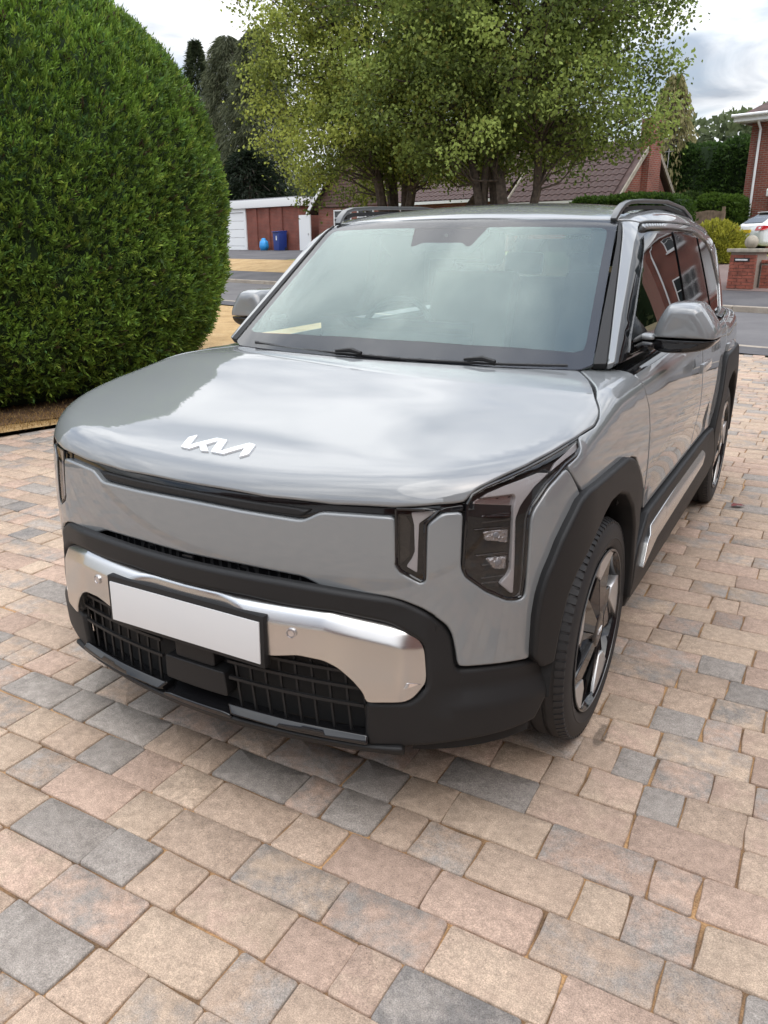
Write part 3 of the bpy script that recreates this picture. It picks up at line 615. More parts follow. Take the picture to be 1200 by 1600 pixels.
panel('rear_window', 'side_glass', car, mm([(0,3.93,1.50),(.55,3.85,1.48),(.64,4.08,1.10),(0,4.15,1.10)]), fG, (.1,.85,.45), half=True, step=.08, bev=0, thick=0, rad=.02)
# shoulder ledge between doors and side windows
panel('belt_ledge', 'gloss_black', car, mm([at_top(.76,1.24),at_top(.838,1.268),at_top(.852,2.44),at_top(.842,3.34),at_top(.76,3.4)]), fL, (.1,0,1), off=-.003, step=.08, bev=0, thick=0)
panel('rear_deck', 'paint', car, mm([at_top(.70,3.40),at_top(.838,3.345),at_top(.80,3.8),at_top(.68,4.06),at_top(.5,4.1),at_top(.45,3.9)]), fL, (.1,0,1), off=-.001, step=.06, bev=0, thick=0)
# cowl and wipers
panel('cowl', 'cladding', car, tp([(0,.975),(.35,1.01),(.60,1.075),(.70,1.125),(.735,1.17),(.70,1.22),(0,1.12)], -.006), fL, (0,-.2,1), off=-.006, half=True, step=.05, bev=0, thick=0)
for nm, pth, hub in (('wiper', [(-.60,1.135,1.105),(-.40,1.085,1.098),(-.16,1.045,1.100),(-.02,1.035,1.100),(.10,1.035,1.098)], (-.09,1.03,1.097)), ('wiper', [(.03,1.035,1.096),(.25,1.045,1.098),(.45,1.07,1.099),(.60,1.11,1.100),(.66,1.13,1.101)], (.40,1.055,1.096))):
    wp = empty(nm, (0,0,0), 0, car)
    MB().tube(pth, .005, 6).build('wiper_blade', 'rubber', wp, smooth=True)
    h_ = Vector(hub); MB().tube([h_+Vector((-.07,.004,.012)), h_+Vector((0,-.004,.020)), h_+Vector((.045,-.010,.012))], [.005,.009,.007], 6).build('wiper_arm', 'cladding', wp, smooth=True)
# roof rails
for s in (-1,1):
    rr = empty('roof_rail', (0,0,0), 0, car)
    path = [(.606,1.765,1.553),(.611,1.80,1.583),(.616,1.845,1.606),(.621,1.91,1.619),(.624,2.1,1.630),(.624,2.6,1.645),(.61,3.1,1.634),(.60,3.4,1.60),(.595,3.56,1.56),(.592,3.62,1.52)]
    MB().tube([(s*x,y,z) for x,y,z in path], [.010,.012,.011,.011,.011,.011,.011,.011,.011,.009], 4, flat=1.7).build('rail_bar', 'rail', rr, bevel=.005)
    MB().tube([(s*x,y,z-.024) for x,y,z in path[2:-2]], .011, 4, flat=.9).build('rail_lower_web', 'cladding', rr)  # black lower web filling the gap under the rail bar
# mirrors
def mirror(s):
    mr = empty('door_mirror', (-s*.020,.105,.0), 0, car)
    def pod(name, poly, rings, m_, lv=2):
        cx_ = sum(p[0] for p in poly)/len(poly); cz_ = sum(p[1] for p in poly)/len(poly); bm = bmesh.new(); R_ = []
        for y_, k_, dz_ in rings: R_.append([bm.verts.new((s*(cx_+(x-cx_)*k_), y_+.06*abs(x-.93)**1.0, cz_+(z-cz_)*k_+dz_)) for x, z in poly])
        n_ = len(poly)
        for p_, q_ in zip(R_, R_[1:]):
            for i in range(n_): bm.faces.new((p_[i], p_[(i+1)%n_], q_[(i+1)%n_], q_[i]))
        bm.faces.new(R_[0]); bm.faces.new(R_[-1]); bmesh.ops.recalc_face_normals(bm, faces=bm.faces)
        me = bpy.data.meshes.new(name); bm.to_mesh(me); bm.free(); me.polygons.foreach_set('use_smooth', np.ones(len(me.polygons), bool))
        o = link(name, me, m_, mr); mo = o.modifiers.new('s','SUBSURF'); mo.levels = mo.render_levels = lv; return o
    cap = [(.853,1.160),(.854,1.160),(.853,1.185),(.872,1.235),(.892,1.270),(.905,1.276),(.94,1.279),(.985,1.277),(1.000,1.272),(1.028,1.238),(1.055,1.196),(1.062,1.175),(1.062,1.160),(1.061,1.160),(1.0,1.1595),(.92,1.1595)]
    pod('mirror_cap', cap, [(1.385,.60,-.012),(1.390,.80,-.006),(1.408,.94,-.001),(1.45,1.0,0),(1.54,1.0,0),(1.59,.985,0),(1.60,.97,0)], 'paint')
    low = [(.853,1.1575),(.852,1.1575),(.853,1.128),(.868,1.112),(.90,1.106),(.96,1.108),(1.02,1.118),(1.05,1.132),(1.062,1.150),(1.063,1.1575),(1.06,1.1578),(.95,1.1578)]
    pod('mirror_base', low, [(1.395,.70,.004),(1.402,.88,.002),(1.42,.98,0),(1.46,1.0,0),(1.56,1.0,0),(1.60,.96,0)], 'gloss_black')
    arm = [(.79,1.112),(.79,1.108),(.86,1.112),(.875,1.118),(.875,1.146),(.86,1.150),(.79,1.150),(.775,1.146)]
    pod('mirror_arm', arm, [(1.375,.85,0),(1.385,1,0),(1.48,1,0),(1.49,.9,0)], 'gloss_black', 1)
    arm2 = [(.785,1.152),(.80,1.1515),(.86,1.1515),(.87,1.153),(.868,1.166),(.85,1.172),(.80,1.174),(.787,1.168)]
    pod('mirror_arm_cap', arm2, [(1.385,.85,0),(1.392,1,0),(1.47,1,0),(1.48,.9,0)], 'paint', 1)
    MB().add([(s*.88,1.602,1.125),(s*1.03,1.602,1.13),(s*1.02,1.602,1.225),(s*.89,1.602,1.245)], [(0,1,2,3)]).build('mirror_glass', 'chrome', mr)
mirror(1); mirror(-1)

# ---- cabin
cab = car
MB().box(-.70,.70,1.2,3.9,.50,.54).build('cabin_floor', 'interior', cab)
MB().prism([(1.14,1.062),(1.30,1.085),(1.62,1.08),(1.72,1.04),(1.72,.75),(1.14,.75)], -.70, .70, 'x').build('dashboard', 'dash', cab, bevel=.02)
MB().box(-.60,.12,1.60,1.62,1.05,1.17).build('dash_screen', 'gloss_black', cab, bevel=.006)
def swheel():
    o = MB().lathe([(.185+.014*math.cos(t), .014*math.sin(t)) for t in np.linspace(0,2*math.pi,9)], 36, 'z'); o.box(-.18,.18,-.02,.02,-.012,.012).box(-.05,.05,-.05,.05,-.03,.012)
    ob = o.build('steering_wheel', 'interior', cab, smooth=True); ob.location = (-.37,1.86,1.06); ob.rotation_euler = (R(68),0,0)
swheel()
for sx in (-.37,.37):
    st = empty('front_seat', (sx,2.35,.54), 0, cab)
    MB().box(-.25,.25,-.28,.28,.0,.20).build('seat_cushion', 'seat', st, bevel=.05)
    b_ = MB().prism([(.20,.15),(.34,.15),(.50,.78),(.40,.80)], -.24, .24, 'x').build('seat_back', 'seat', st, bevel=.05)
    MB().prism([(.40,.82),(.51,.82),(.53,1.0),(.44,1.01)], -.13, .13, 'x').build('headrest', 'seat', st, bevel=.03)
rs = empty('rear_seat', (0,3.25,.54), 0, cab)
MB().box(-.62,.62,-.28,.25,0,.18).build('seat_cushion', 'seat', rs, bevel=.05)
MB().prism([(.20,.15),(.34,.15),(.46,.72),(.38,.74)], -.62, .62, 'x').build('seat_back', 'seat', rs, bevel=.04)
for sx in (-.42,0,.42): MB().prism([(.38,.74),(.46,.74),(.48,.87),(.41,.88)], sx-.12, sx+.12, 'x').build('headrest', 'seat', rs, bevel=.03)
MB().add([(-.6,1.80,1.53),(.6,1.80,1.53),(.6,3.7,1.52),(-.6,3.7,1.52)], [(0,1,2,3)]).build('headliner', 'headliner', cab)
MB().tube([(0,1.60,1.50),(0,1.66,1.47)], .012, 6).box(-.12,.12,1.665,1.69,1.41,1.475).build('interior_mirror', 'gloss_black', cab, bevel=.008)

# ---- wheels
def wheel(s, y):
    wh = empty('wheel', (s*.898, y, HZ), 0, car)
    if s < 0: wh.rotation_euler = (0,0,math.pi)
    Rt = .347
    prof = [(.252,-.205),(.262,-.213),(.30,-.219),(.325,-.214),(.338,-.203),(Rt-.003,-.190)]
    for g in (-.150,-.105,-.060): prof += [(Rt,g-.006),(Rt-.007,g-.005),(Rt-.007,g+.005),(Rt,g+.006)]
    prof += [(Rt-.002,-.028),(Rt-.007,-.016),(.330,-.006),(.318,.000),(.300,.004),(.280,.003),(.262,-.002),(.256,-.006),(.252,-.010)]
    t_ = MB().lathe(prof, 96); tm = t_.mesh('tyre', smooth=True, angle=50); link('tyre', tm, 'rubber', wh)
    tb = MB()
    for k in range(84):                                   # shoulder tread lugs
        t = 2*math.pi*k/84
        for x0, x1 in ((-.030,-.006),(-.20,-.186)):
            for w0 in (0,):
                a0, a1 = t, t+.050; q_ = []
                for r_, xx in ((Rt-.001,x0),(Rt-.012 if x1>-.1 else Rt-.004,x1)):
                    for aa in (a0,a1): q_.append((xx, (r_+.003)*math.cos(aa), (r_+.003)*math.sin(aa)))
                for r_, xx in ((Rt-.008,x0),(Rt-.022 if x1>-.1 else Rt-.014,x1)):
                    for aa in (a0,a1): q_.append((xx, r_*math.cos(aa), r_*math.sin(aa)))
                tb.add(q_, [(0,1,3,2),(0,2,6,4),(1,5,7,3),(2,3,7,6),(0,4,5,1)])
    tag(tb.build('tread_lugs', 'rubber', wh), kind='stuff')
    for r0 in (.287,): MB().lathe([(r0-.004,.0032),(r0,.0052),(r0+.004,.0034)], 64).build('sidewall_rib', 'rubber', wh, smooth=True)
    MB().lathe([(.254,-.004),(.2535,.001),(.2475,.002),(.244,-.003),(.238,-.012),(.232,-.060),(.226,-.19)], 80).build('rim_barrel', 'gloss_black', wh, smooth=True)
    MB().lathe([(.2538,.0),(.2535,.003),(.2505,.003),(.2495,.0)], 80).build('rim_edge', 'rail', wh, smooth=True)
    MB().lathe([(.225,-.10),(.10,-.10),(.02,-.09)], 40).build('brake_disc', 'rail', wh)
    def pol(r_, deg): return (r_*math.cos(R(deg)), r_*math.sin(R(deg)))
    def slab(pts, name, m_, bev=.003):
        # pts: (r, angle, x_front); extruded back
        n = len(pts); fr_ = [(x, *pol(r_, a_)) for r_, a_, x in pts]; bk = [(x-.035, *pol(r_*.99, a_)) for r_, a_, x in pts]
        MB().add(fr_+bk, [tuple(range(n)), tuple(range(n,2*n))[::-1]]+[(i,(i+1)%n,n+(i+1)%n,n+i) for i in range(n)]).build(name, m_, wh, bevel=bev, seg=1)
    for k in range(5):
        a0 = 6+72*k
        slab([(.246,a0-18,-.004),(.247,a0-6,-.004),(.247,a0+6,-.004),(.246,a0+18,-.004),(.184,a0+19,-.008),(.160,a0+9,-.010)], 'spoke_facet', 'alloy', .0015)
        slab([(.052,a0-28,.000),(.232,a0-21,-.012),(.238,a0-19,-.010),(.158,a0+8,-.013),(.058,a0+18,.000)], 'spoke', 'gloss_black', .002)
        slab([(.058,a0+18,.000),(.157,a0+9,-.013),(.182,a0+20,-.012),(.100,a0+62,-.026),(.052,a0+62,-.010)], 'spoke', 'gloss_black', .002)
        slab([(.246,a0-27,-.022),(.246,a0-20,-.020),(.160,a0-10,-.022),(.150,a0-16,-.026)], 'spoke_web', 'gloss_black', .002)
    MB().lathe([(.058,-.03),(.058,-.004),(.050,.002),(.030,.003),(.0,.003)], 32).build('hub_cap', 'gloss_black', wh, smooth=True)
    # little emblem on the cap
    mb = MB()
    for pts in ([(-.021,-.007),(-.016,.007),(-.011,.007),(-.016,-.007)], [(-.014,-.002),(.000,.007),(.005,.007),(.000,-.007),(-.004,-.007),(-.001,.002),(-.012,-.005)], [(.003,-.007),(.017,.007),(.022,.007),(.017,-.007),(.013,-.007),(.016,.002),(.006,-.007)]):
        mb.prism(pts, .003, .0045, 'x')
    mb.build('hub_emblem', 'badge', wh)
    return wh
for yy in (HY, RY):
    for s in (1,-1): wheel(s, yy)

# ------------------------------------------------------------------ ground frame: u runs square to the street, t along it (both metres)
NU = np.array((.2951,.9555)); TV = np.array((.9555,-.2951)); RZ = math.atan2(-.2951,.9555)
def Zt(u): return float(itp(np.array(float(u)), [-200,10.4,15.9,17.9,21,28,40,80,400], [0,0,.10,.40,.74,1.08,1.2,1.8,2.5]))
def UT(u, t, dz=0., z=None): p = NU*u+TV*t; return (p[0], p[1], (Zt(u) if z is None else z)+dz)
def noise_mat(name, stops, scale=6, detail=8, rough=.85, bump=.3, bscale=120, fine=.15, fscale=90, dist=.01):
    """ground-like material: colour ramp on broad noise times a fine speckle"""
    m = bpy.data.materials.new(name); m.use_nodes = True; t = m.node_tree; b = t.nodes['Principled BSDF']; b.inputs['Roughness'].default_value = rough; b.inputs['Specular IOR Level'].default_value = .3
    g = t.nodes.new('ShaderNodeNewGeometry')
    n = t.nodes.new('ShaderNodeTexNoise'); n.inputs['Scale'].default_value = scale; n.inputs['Detail'].default_value = detail; n.inputs['Roughness'].default_value = .65; t.links.new(g.outputs['Position'], n.inputs['Vector'])
    rp = t.nodes.new('ShaderNodeValToRGB'); t.links.new(n.outputs[0], rp.inputs[0]); cr = rp.color_ramp
    while len(cr.elements) < len(stops): cr.elements.new(.5)
    for e_, (p, c) in zip(cr.elements, stops): e_.position = p; e_.color = (*c,1)
    n2_ = t.nodes.new('ShaderNodeTexNoise'); n2_.inputs['Scale'].default_value = fscale; n2_.inputs['Detail'].default_value = 4; t.links.new(g.outputs['Position'], n2_.inputs['Vector'])
    mr = t.nodes.new('ShaderNodeMapRange'); t.links.new(n2_.outputs[0], mr.inputs[0]); mr.inputs[1].default_value = .3; mr.inputs[2].default_value = .7; mr.inputs[3].default_value = 1-fine; mr.inputs[4].default_value = 1+fine
    mm_ = t.nodes.new('ShaderNodeVectorMath'); mm_.operation = 'SCALE'; t.links.new(rp.outputs[0], mm_.inputs[0]); t.links.new(mr.outputs[0], mm_.inputs['Scale'])
    t.links.new(mm_.outputs[0], b.inputs['Base Color'])
    bp = t.nodes.new('ShaderNodeBump'); bp.inputs['Strength'].default_value = bump; bp.inputs['Distance'].default_value = dist
    n3 = t.nodes.new('ShaderNodeTexNoise'); n3.inputs['Scale'].default_value = bscale; n3.inputs['Detail'].default_value = 5; t.links.new(g.outputs['Position'], n3.inputs['Vector'])
    t.links.new(n3.outputs[0], bp.inputs['Height']); t.links.new(bp.outputs[0], b.inputs['Normal']); M[name] = m; return m
noise_mat('earth', [(.3,(.10,.075,.045)),(.55,(.20,.16,.08)),(.75,(.11,.14,.05))], .35, fscale=25, bump=.5, bscale=20)
noise_mat('dry_lawn', [(.3,(.28,.175,.075)),(.5,(.42,.28,.13)),(.7,(.48,.34,.18))], 1.6, fscale=55, fine=.3, bump=.6, bscale=70, dist=.03)
noise_mat('lawn_green', [(.3,(.10,.14,.03)),(.6,(.25,.23,.07)),(.8,(.38,.28,.11))], 1.2, fscale=40, fine=.3)
noise_mat('litter', [(.3,(.045,.028,.018)),(.5,(.13,.075,.04)),(.7,(.23,.14,.07))], 5, fscale=45, fine=.45, bump=.9, bscale=45, dist=.04)
noise_mat('asphalt', [(.35,(.105,.10,.104)),(.65,(.155,.148,.148))], .7, fscale=160, fine=.16, bscale=300, bump=.25)
noise_mat('asphalt_dark', [(.35,(.07,.067,.072)),(.65,(.115,.11,.112))], .9, fscale=160, fine=.2, bscale=300, bump=.25)
noise_mat('red_tarmac', [(.3,(.15,.105,.095)),(.7,(.215,.16,.145))], .8, fscale=120, fine=.22, bscale=250, bump=.3)
noise_mat('kerbstone', [(.3,(.26,.22,.18)),(.7,(.40,.35,.29))], 3, fscale=80, fine=.15)
noise_mat('sand', [(.34,(.08,.055,.038)),(.48,(.26,.155,.08)),(.62,(.52,.31,.145))], 3.2, fscale=220, fine=.3, bscale=250, bump=.7)
def sheet(name, m, us, t0, t1, dz=.0, kind='structure', zf=None, parent=None):
    V = []; F_ = []; zf = zf or Zt
    t0 = t0 if callable(t0) else (lambda u, c=t0: c); t1 = t1 if callable(t1) else (lambda u, c=t1: c)
    for i, u in enumerate(us):
        V += [(*UT(u,t0(u))[:2], zf(u)+dz), (*UT(u,t1(u))[:2], zf(u)+dz)]
        if i: F_.append((2*i-2, 2*i-1, 2*i+1, 2*i))
    o = link(name, npmesh(name, V, F_), m, parent)
    return tag(o, kind=kind) if parent is None else o
sheet('ground', 'earth', [-300,-20,0,10.4,13,15.9,17.9,19.5,21,24,28,34,40,60,80,400], -500, 500, -.06)
road = sheet('road', 'asphalt', [11.25,12.5,14,15.9], -120, 60, .0)
sheet('near_footway', 'asphalt_dark', [10.35,11.12], -120, 60, .004, zf=lambda u: 0.)
ks = empty('near_kerb'); tag(ks, kind='structure')
for k in range(40):
    t0 = -22+k*.92; c = UT(11.185, t0+.455, z=.0); MB().box(-.452,.452,-.065,.065,-.1,.012).build('kerb_stone', 'kerbstone', ks, c, RZ, bevel=.01, seg=1)
kf = empty('far_kerb'); tag(kf, kind='structure')
for k in range(62):
    t0 = -46+k*.92; c = UT(15.97, t0+.455, z=Zt(15.97)); MB().box(-.452,.452,-.07,.07,-.2,.115).build('kerb_stone', 'kerbstone', kf, c, RZ, bevel=.015, seg=1)
zp = lambda u: itp(np.array(float(u)), [16.04,17.9,19], [.21,.40,.52])
sheet('far_footway', 'asphalt_dark', [16.04,17.0,17.9], -120, 60, .006, zf=lambda u: float(zp(u)))
sheet('verge_lawn', 'dry_lawn', [17.9,19,20,21.2], -60, -10.2, .012)
sheet('garage_forecourt', 'asphalt_dark', [21.2,23,25,28.4], -60, -28, .008)
sheet('opposite_lawn', 'lawn_green', [21.0,23,25,28,34], -27.9, -9.0, .010)
sheet('opposite_drive', 'red_tarmac', [17.9,19,21,23.2], -10.1, 12, .012)
sheet('house_drive', 'red_tarmac', [23.4,26,31], -8.9, 14, .008)
sheet('grass_strip', 'lawn_green', [22.7,23.6], -10.3, -6.2, .03)
# front lawn left of the drive
edge = [(-6.2,-6.0),(-5.1,-1.0),(-4.42,2.4),(-4.22,3.05),(-3.95,4.4),(-3.3,7.6),(-2.75,11.3)]
V = [(x,y,.028) for x,y in edge]+[(-30,11.3+.309*27.2,.028),(-30,-6,.028)]
me = npmesh('front_lawn', V, np.array([(0,i,i+1) for i in range(1,len(V)-1)])[:, ::1]); tag(link('front_lawn', me, 'dry_lawn'), kind='structure')
HC = np.array(CAM[:2])+10.3*np.array((math.sin(R(-58)), math.cos(R(-58))))      # conifer centre
V = []; n = 40
for k in range(n):
    a_ = 2*math.pi*k/n; r_ = 3.15+.25*math.sin(3*a_+1)+.15*math.sin(7*a_); x_, y_ = HC[0]+r_*math.cos(a_), HC[1]+r_*math.sin(a_); V.append((x_, y_, .034))
me = npmesh('hedge_bed', V, np.array([(0,i,i+1) for i in range(1,n-1)])); tag(link('hedge_bed', me, 'litter'), kind='structure')

# ------------------------------------------------------------------ driveway of tumbled blocks laid in courses
def block_mat():
    m = bpy.data.materials.new('paving'); m.use_nodes = True; t = m.node_tree; b = t.nodes['Principled BSDF']; b.inputs['Roughness'].default_value = .82; b.inputs['Specular IOR Level'].default_value = .35
    g = t.nodes.new('ShaderNodeNewGeometry'); A1 = t.nodes.new('ShaderNodeAttribute'); A1.attribute_name = 'tone'; A2 = t.nodes.new('ShaderNodeAttribute'); A2.attribute_name = 'tone2'
    def nz(s, d=5, r_=.6):
        n = t.nodes.new('ShaderNodeTexNoise'); n.inputs['Scale'].default_value = s; n.inputs['Detail'].default_value = d; n.inputs['Roughness'].default_value = r_; t.links.new(g.outputs['Position'], n.inputs['Vector']); return n
    def mr(n, a_, b_, c_, d_):
        r_ = t.nodes.new('ShaderNodeMapRange'); t.links.new(n.outputs[0], r_.inputs[0])
        for i, v in enumerate((a_,b_,c_,d_)): r_.inputs[i+1].default_value = v
        return r_
    def mul(c, s):
        v = t.nodes.new('ShaderNodeVectorMath'); v.operation = 'SCALE'; t.links.new(c, v.inputs[0]); t.links.new(s.outputs[0], v.inputs['Scale']); return v.outputs[0]
    blot = mr(nz(9, 6, .7), .42, .62, 0, 1)
    mx_ = t.nodes.new('ShaderNodeMix'); mx_.data_type = 'RGBA'; t.links.new(blot.outputs[0], mx_.inputs[0]); t.links.new(A1.outputs[0], mx_.inputs[6]); t.links.new(A2.outputs[0], mx_.inputs[7])
    c = mul(mx_.outputs[2], mr(nz(38, 6, .75), .3, .7, .72, 1.25))
    c = mul(c, mr(nz(330, 3), .33, .68, .66, 1.3))
    pit = mr(nz(150, 2), .245, .31, .45, 1.0); c = mul(c, pit)
    grit = t.nodes.new('ShaderNodeTexVoronoi'); grit.inputs['Scale'].default_value = 260; t.links.new(g.outputs['Position'], grit.inputs['Vector'])
    gr = t.nodes.new('ShaderNodeMapRange'); t.links.new(grit.outputs['Distance'], gr.inputs[0]); gr.inputs[1].default_value = .08; gr.inputs[2].default_value = .16; gr.inputs[3].default_value = 1.22; gr.inputs[4].default_value = 1.0
    c = mul(c, gr)
    c = mul(c, mr(nz(.9, 4, .6), .3, .7, .86, 1.1))
    # damp drip beside the front wheel
    mpg = t.nodes.new('ShaderNodeMapping'); t.links.new(g.outputs['Position'], mpg.inputs[0]); mpg.inputs['Location'].default_value = (-.955,-.83,0); dst = t.nodes.new('ShaderNodeVectorMath'); dst.operation = 'LENGTH'
    mpg2 = t.nodes.new('ShaderNodeMapping'); t.links.new(mpg.outputs[0], mpg2.inputs[0]); mpg2.inputs['Rotation'].default_value = (0,0,R(25)); mpg2.inputs['Scale'].default_value = (55,15,1); wob = nz(22, 3); wv = t.nodes.new('ShaderNodeVectorMath'); wv.operation = 'ADD'; t.links.new(mpg2.outputs[0], wv.inputs[0]); t.links.new(wob.outputs['Color'], wv.inputs[1]); t.links.new(wv.outputs[0], dst.inputs[0])
    stn = t.nodes.new('ShaderNodeMapRange'); t.links.new(dst.outputs['Value'], stn.inputs[0]); stn.inputs[1].default_value = 1.0; stn.inputs[2].default_value = 1.25; stn.inputs[3].default_value = .5; stn.inputs[4].default_value = 1.0; c = mul(c, stn)
    t.links.new(c, b.inputs['Base Color'])
    bp = t.nodes.new('ShaderNodeBump'); bp.inputs['Strength'].default_value = .55; bp.inputs['Distance'].default_value = .004
    add = t.nodes.new('ShaderNodeMath'); add.operation = 'ADD'; t.links.new(nz(180, 5, .7).outputs[0], add.inputs[0]); t.links.new(pit.outputs[0], add.inputs[1]); t.links.new(add.outputs[0], bp.inputs['Height']); t.links.new(bp.outputs[0], b.inputs['Normal'])
    M['paving'] = m
block_mat()
TAN, BUFF, PINK, GREY, DARK = (.425,.316,.236), (.455,.345,.256), (.435,.312,.240), (.305,.268,.235), (.225,.205,.188)
def tones():
    r_ = random.random()
    a_ = TAN if r_ < .42 else BUFF if r_ < .60 else PINK if r_ < .80 else GREY if r_ < .975 else DARK
    q_ = random.random(); b_ = a_ if q_ < .45 else GREY if q_ < .78 else (BUFF if q_ < .85 else PINK)
    k = random.uniform(.86,1.12); k2 = random.uniform(.86,1.12)
    return [c*k for c in a_], [c*k2 for c in b_]
def block(L_, W_, jit=.0022):
    """local vertices/faces of one tumbled block, top at z=0"""
    hx, hy = L_/2, W_/2; r_ = random.uniform(.005,.010); o = []
    for sx, sy in ((1,-1),(1,1),(-1,1),(-1,-1)):
        cx, cy = sx*(hx-r_), sy*(hy-r_); b0 = {(1,-1):-90,(1,1):0,(-1,1):90,(-1,-1):180}[(sx,sy)]
        for a_ in (0,45,90): o.append((cx+r_*math.cos(R(b0+a_)), cy+r_*math.sin(R(b0+a_))))
        nx = {(1,-1):(hx,0),(1,1):(0,hy),(-1,1):(-hx,0),(-1,-1):(0,-hy)}[(sx,sy)]; o.append(nx)
    cj = [(random.gauss(0,.0022), random.gauss(0,.0022)) for _ in range(4)]; o = [(x+cj[i//4][0]+random.gauss(0,.0007), y+cj[i//4][1]+random.gauss(0,.0007)) for i, (x, y) in enumerate(o)]; n = len(o); V = []
    sx_, sy_ = random.gauss(0,.006), random.gauss(0,.006)
    for ins, z in ((0,-.035),(0,-.006),(.0014,-.0018),(.0036,-.0003)):
        for x, y in o:
            l = math.hypot(x,y); V.append((x*(1-ins/abs(l)), y*(1-ins/abs(l)), z+(x*sx_+y*sy_ if z > -.03 else 0)))
    V.append((0,0,.0006)); F_ = []
    for k in range(3):
        for i in range(n): a_, b_ = k*n+i, k*n+(i+1)%n; F_ += [(a_,b_,b_+n),(a_,b_+n,a_+n)]
    for i in range(n): F_.append((3*n+i, 3*n+(i+1)%n, 4*n))
    return V, F_
PITCH_Y, JOINT = .1447, .0045
drive = empty('driveway'); tag(drive, kind='structure')
def xmin_at(y): return float(np.interp(y, [p[1] for p in edge], [p[0] for p in edge]))+.14
cells = []
for r_ in range(-10, 92):
    yc = .143+r_*PITCH_Y-.002; x = xmin_at(yc)+random.uniform(-.02,.0); last = 0
    if yc < -1.6: continue
    while x < 5.0:
        c = random.choices((0,1,2),(.46,.34,.20))[0]
        L_ = (.2635,.1540,.1080)[c]+JOINT
        if x+L_/2 > 2.6 and (yc > 9.5): break
        xc = x+L_/2
        if NU@np.array((xc,yc)) < 10.27: cells.append((xc, yc, L_-JOINT, PITCH_Y-JOINT, 0.))
        x += L_
# soldier course along the lawn
E_ = np.array(edge); sl_ = np.r_[0, np.cumsum(np.hypot(*np.diff(E_,axis=0).T))]; s_ = 4.6
while s_ < sl_[-1]-.2:
    p = np.array([np.interp(s_, sl_, E_[:,0]), np.interp(s_, sl_, E_[:,1])]); p2 = np.array([np.interp(s_+.1, sl_, E_[:,0]), np.interp(s_+.1, sl_, E_[:,1])]); ang = math.atan2(*(p2-p)[::-1])
    nrm = np.array((math.sin(ang), -math.cos(ang))); cells.append((*(p+nrm*.055), .155, .105, ang)); s_ += .161
def pix(P):
    d = Vector(P)-Vector(CAM); z = d.dot(_f); return 600+1233.05498*d.dot(_r2)/z, 800-1233.05498*d.dot(_u2)/z, z
score = []
for i, (x, y, *_r) in enumerate(cells):
    px_, py_, z_ = pix((x,y,0)); hid = (abs(x) < .93 and y > .12) or (x < .5 and y > -.35*x*0+.9 and px_ > 110)
    vis = z_ > 0 and -60 < px_ < 1260 and py_ < 1680 and not hid
    score.append((0 if vis else 1, z_ if z_ > 0 else 99, i))
big = {i for a_, _, i in sorted(score)[:300] if a_ == 0}
SV, SF, T1, T2 = [], [], [], []; nv = 0
for i, (x, y, L_, W_, ang) in enumerate(cells):
    V, F_ = block(L_, W_); dz = random.gauss(0,.0011); a_, b_ = tones(); c_, s_ = math.cos(ang), math.sin(ang)
    if i in big:
        me = npmesh('paving_block', V, F_, True, {'tone': np.tile(a_,(len(V),1)), 'tone2': np.tile(b_,(len(V),1))}); link('paving_block', me, 'paving', drive, (x,y,dz), ang)
    else:
        SV += [(x+c_*vx-s_*vy, y+s_*vx+c_*vy, vz+dz) for vx, vy, vz in V]; SF += [(p+nv, q_+nv, r_+nv) for p, q_, r_ in F_]; nv += len(V); T1 += [a_]*len(V); T2 += [b_]*len(V)
tag(link('paving_blocks', npmesh('paving_blocks', SV, SF, True, {'tone': np.array(T1), 'tone2': np.array(T2)}), 'paving', drive), kind='stuff')
V = [(x,y,-.0085) for x,y in edge]+[(5.0,9.3,-.0085),(5.0,-6,-.0085)]
link('joint_sand', npmesh('joint_sand', V, np.array([(0,i,i+1) for i in range(1,len(V)-1)])), 'sand', drive)
mat('far_paving', (.30,.235,.18), .85, var=.25, vscale=6)
MB().box(5.0,30,-14,9.0,-.03,.0).box(-6.3,5.0,-14,-1.62,-.03,-.004).build('paved_apron', 'far_paving', drive)
# fallen red leaf on the paving
mat('red_leaf', (.16,.03,.025), .6)
lf = MB(); n = 10
lv = [(0,0,.012)]+[(.035*math.cos(2*math.pi*k/n)*(1.5 if k in (0,) else 1), .024*math.sin(2*math.pi*k/n), .004+.009*abs(math.sin(2*math.pi*k/n))+random.uniform(0,.006)) for k in range(n)]
lf.add(lv, [(0,1+k,1+(k+1)%n) for k in range(n)])
tag(lf.build('fallen_leaf', 'red_leaf', None, (1.042,3.457,.004), .6), 'dark red fallen leaf on the paving right of the rear wheel', 'leaf')

# ------------------------------------------------------------------ vegetation
def leaf_mat(name, rough=.6, transl=.35, spec=.25):
    m = bpy.data.materials.new(name); m.use_nodes = True; t = m.node_tree; b = t.nodes['Principled BSDF']; o = t.nodes['Material Output']
    A = t.nodes.new('ShaderNodeAttribute'); A.attribute_name = 'tone'; t.links.new(A.outputs[0], b.inputs['Base Color']); b.inputs['Roughness'].default_value = rough; b.inputs['Specular IOR Level'].default_value = spec
    tl = t.nodes.new('ShaderNodeBsdfTranslucent'); t.links.new(A.outputs[0], tl.inputs[0]); mx_ = t.nodes.new('ShaderNodeMixShader'); mx_.inputs[0].default_value = transl
    t.links.new(b.outputs[0], mx_.inputs[1]); t.links.new(tl.outputs[0], mx_.inputs[2]); t.links.new(mx_.outputs[0], o.inputs[0]); M[name] = m
leaf_mat('leaf', .6, .5); leaf_mat('conifer', .55, .32, .3)
mat('bark', (.075,.058,.045), .9, bump=.8, bscale=14, var=.4, vscale=9); mat('dark_foliage', (.015,.032,.008), .95)
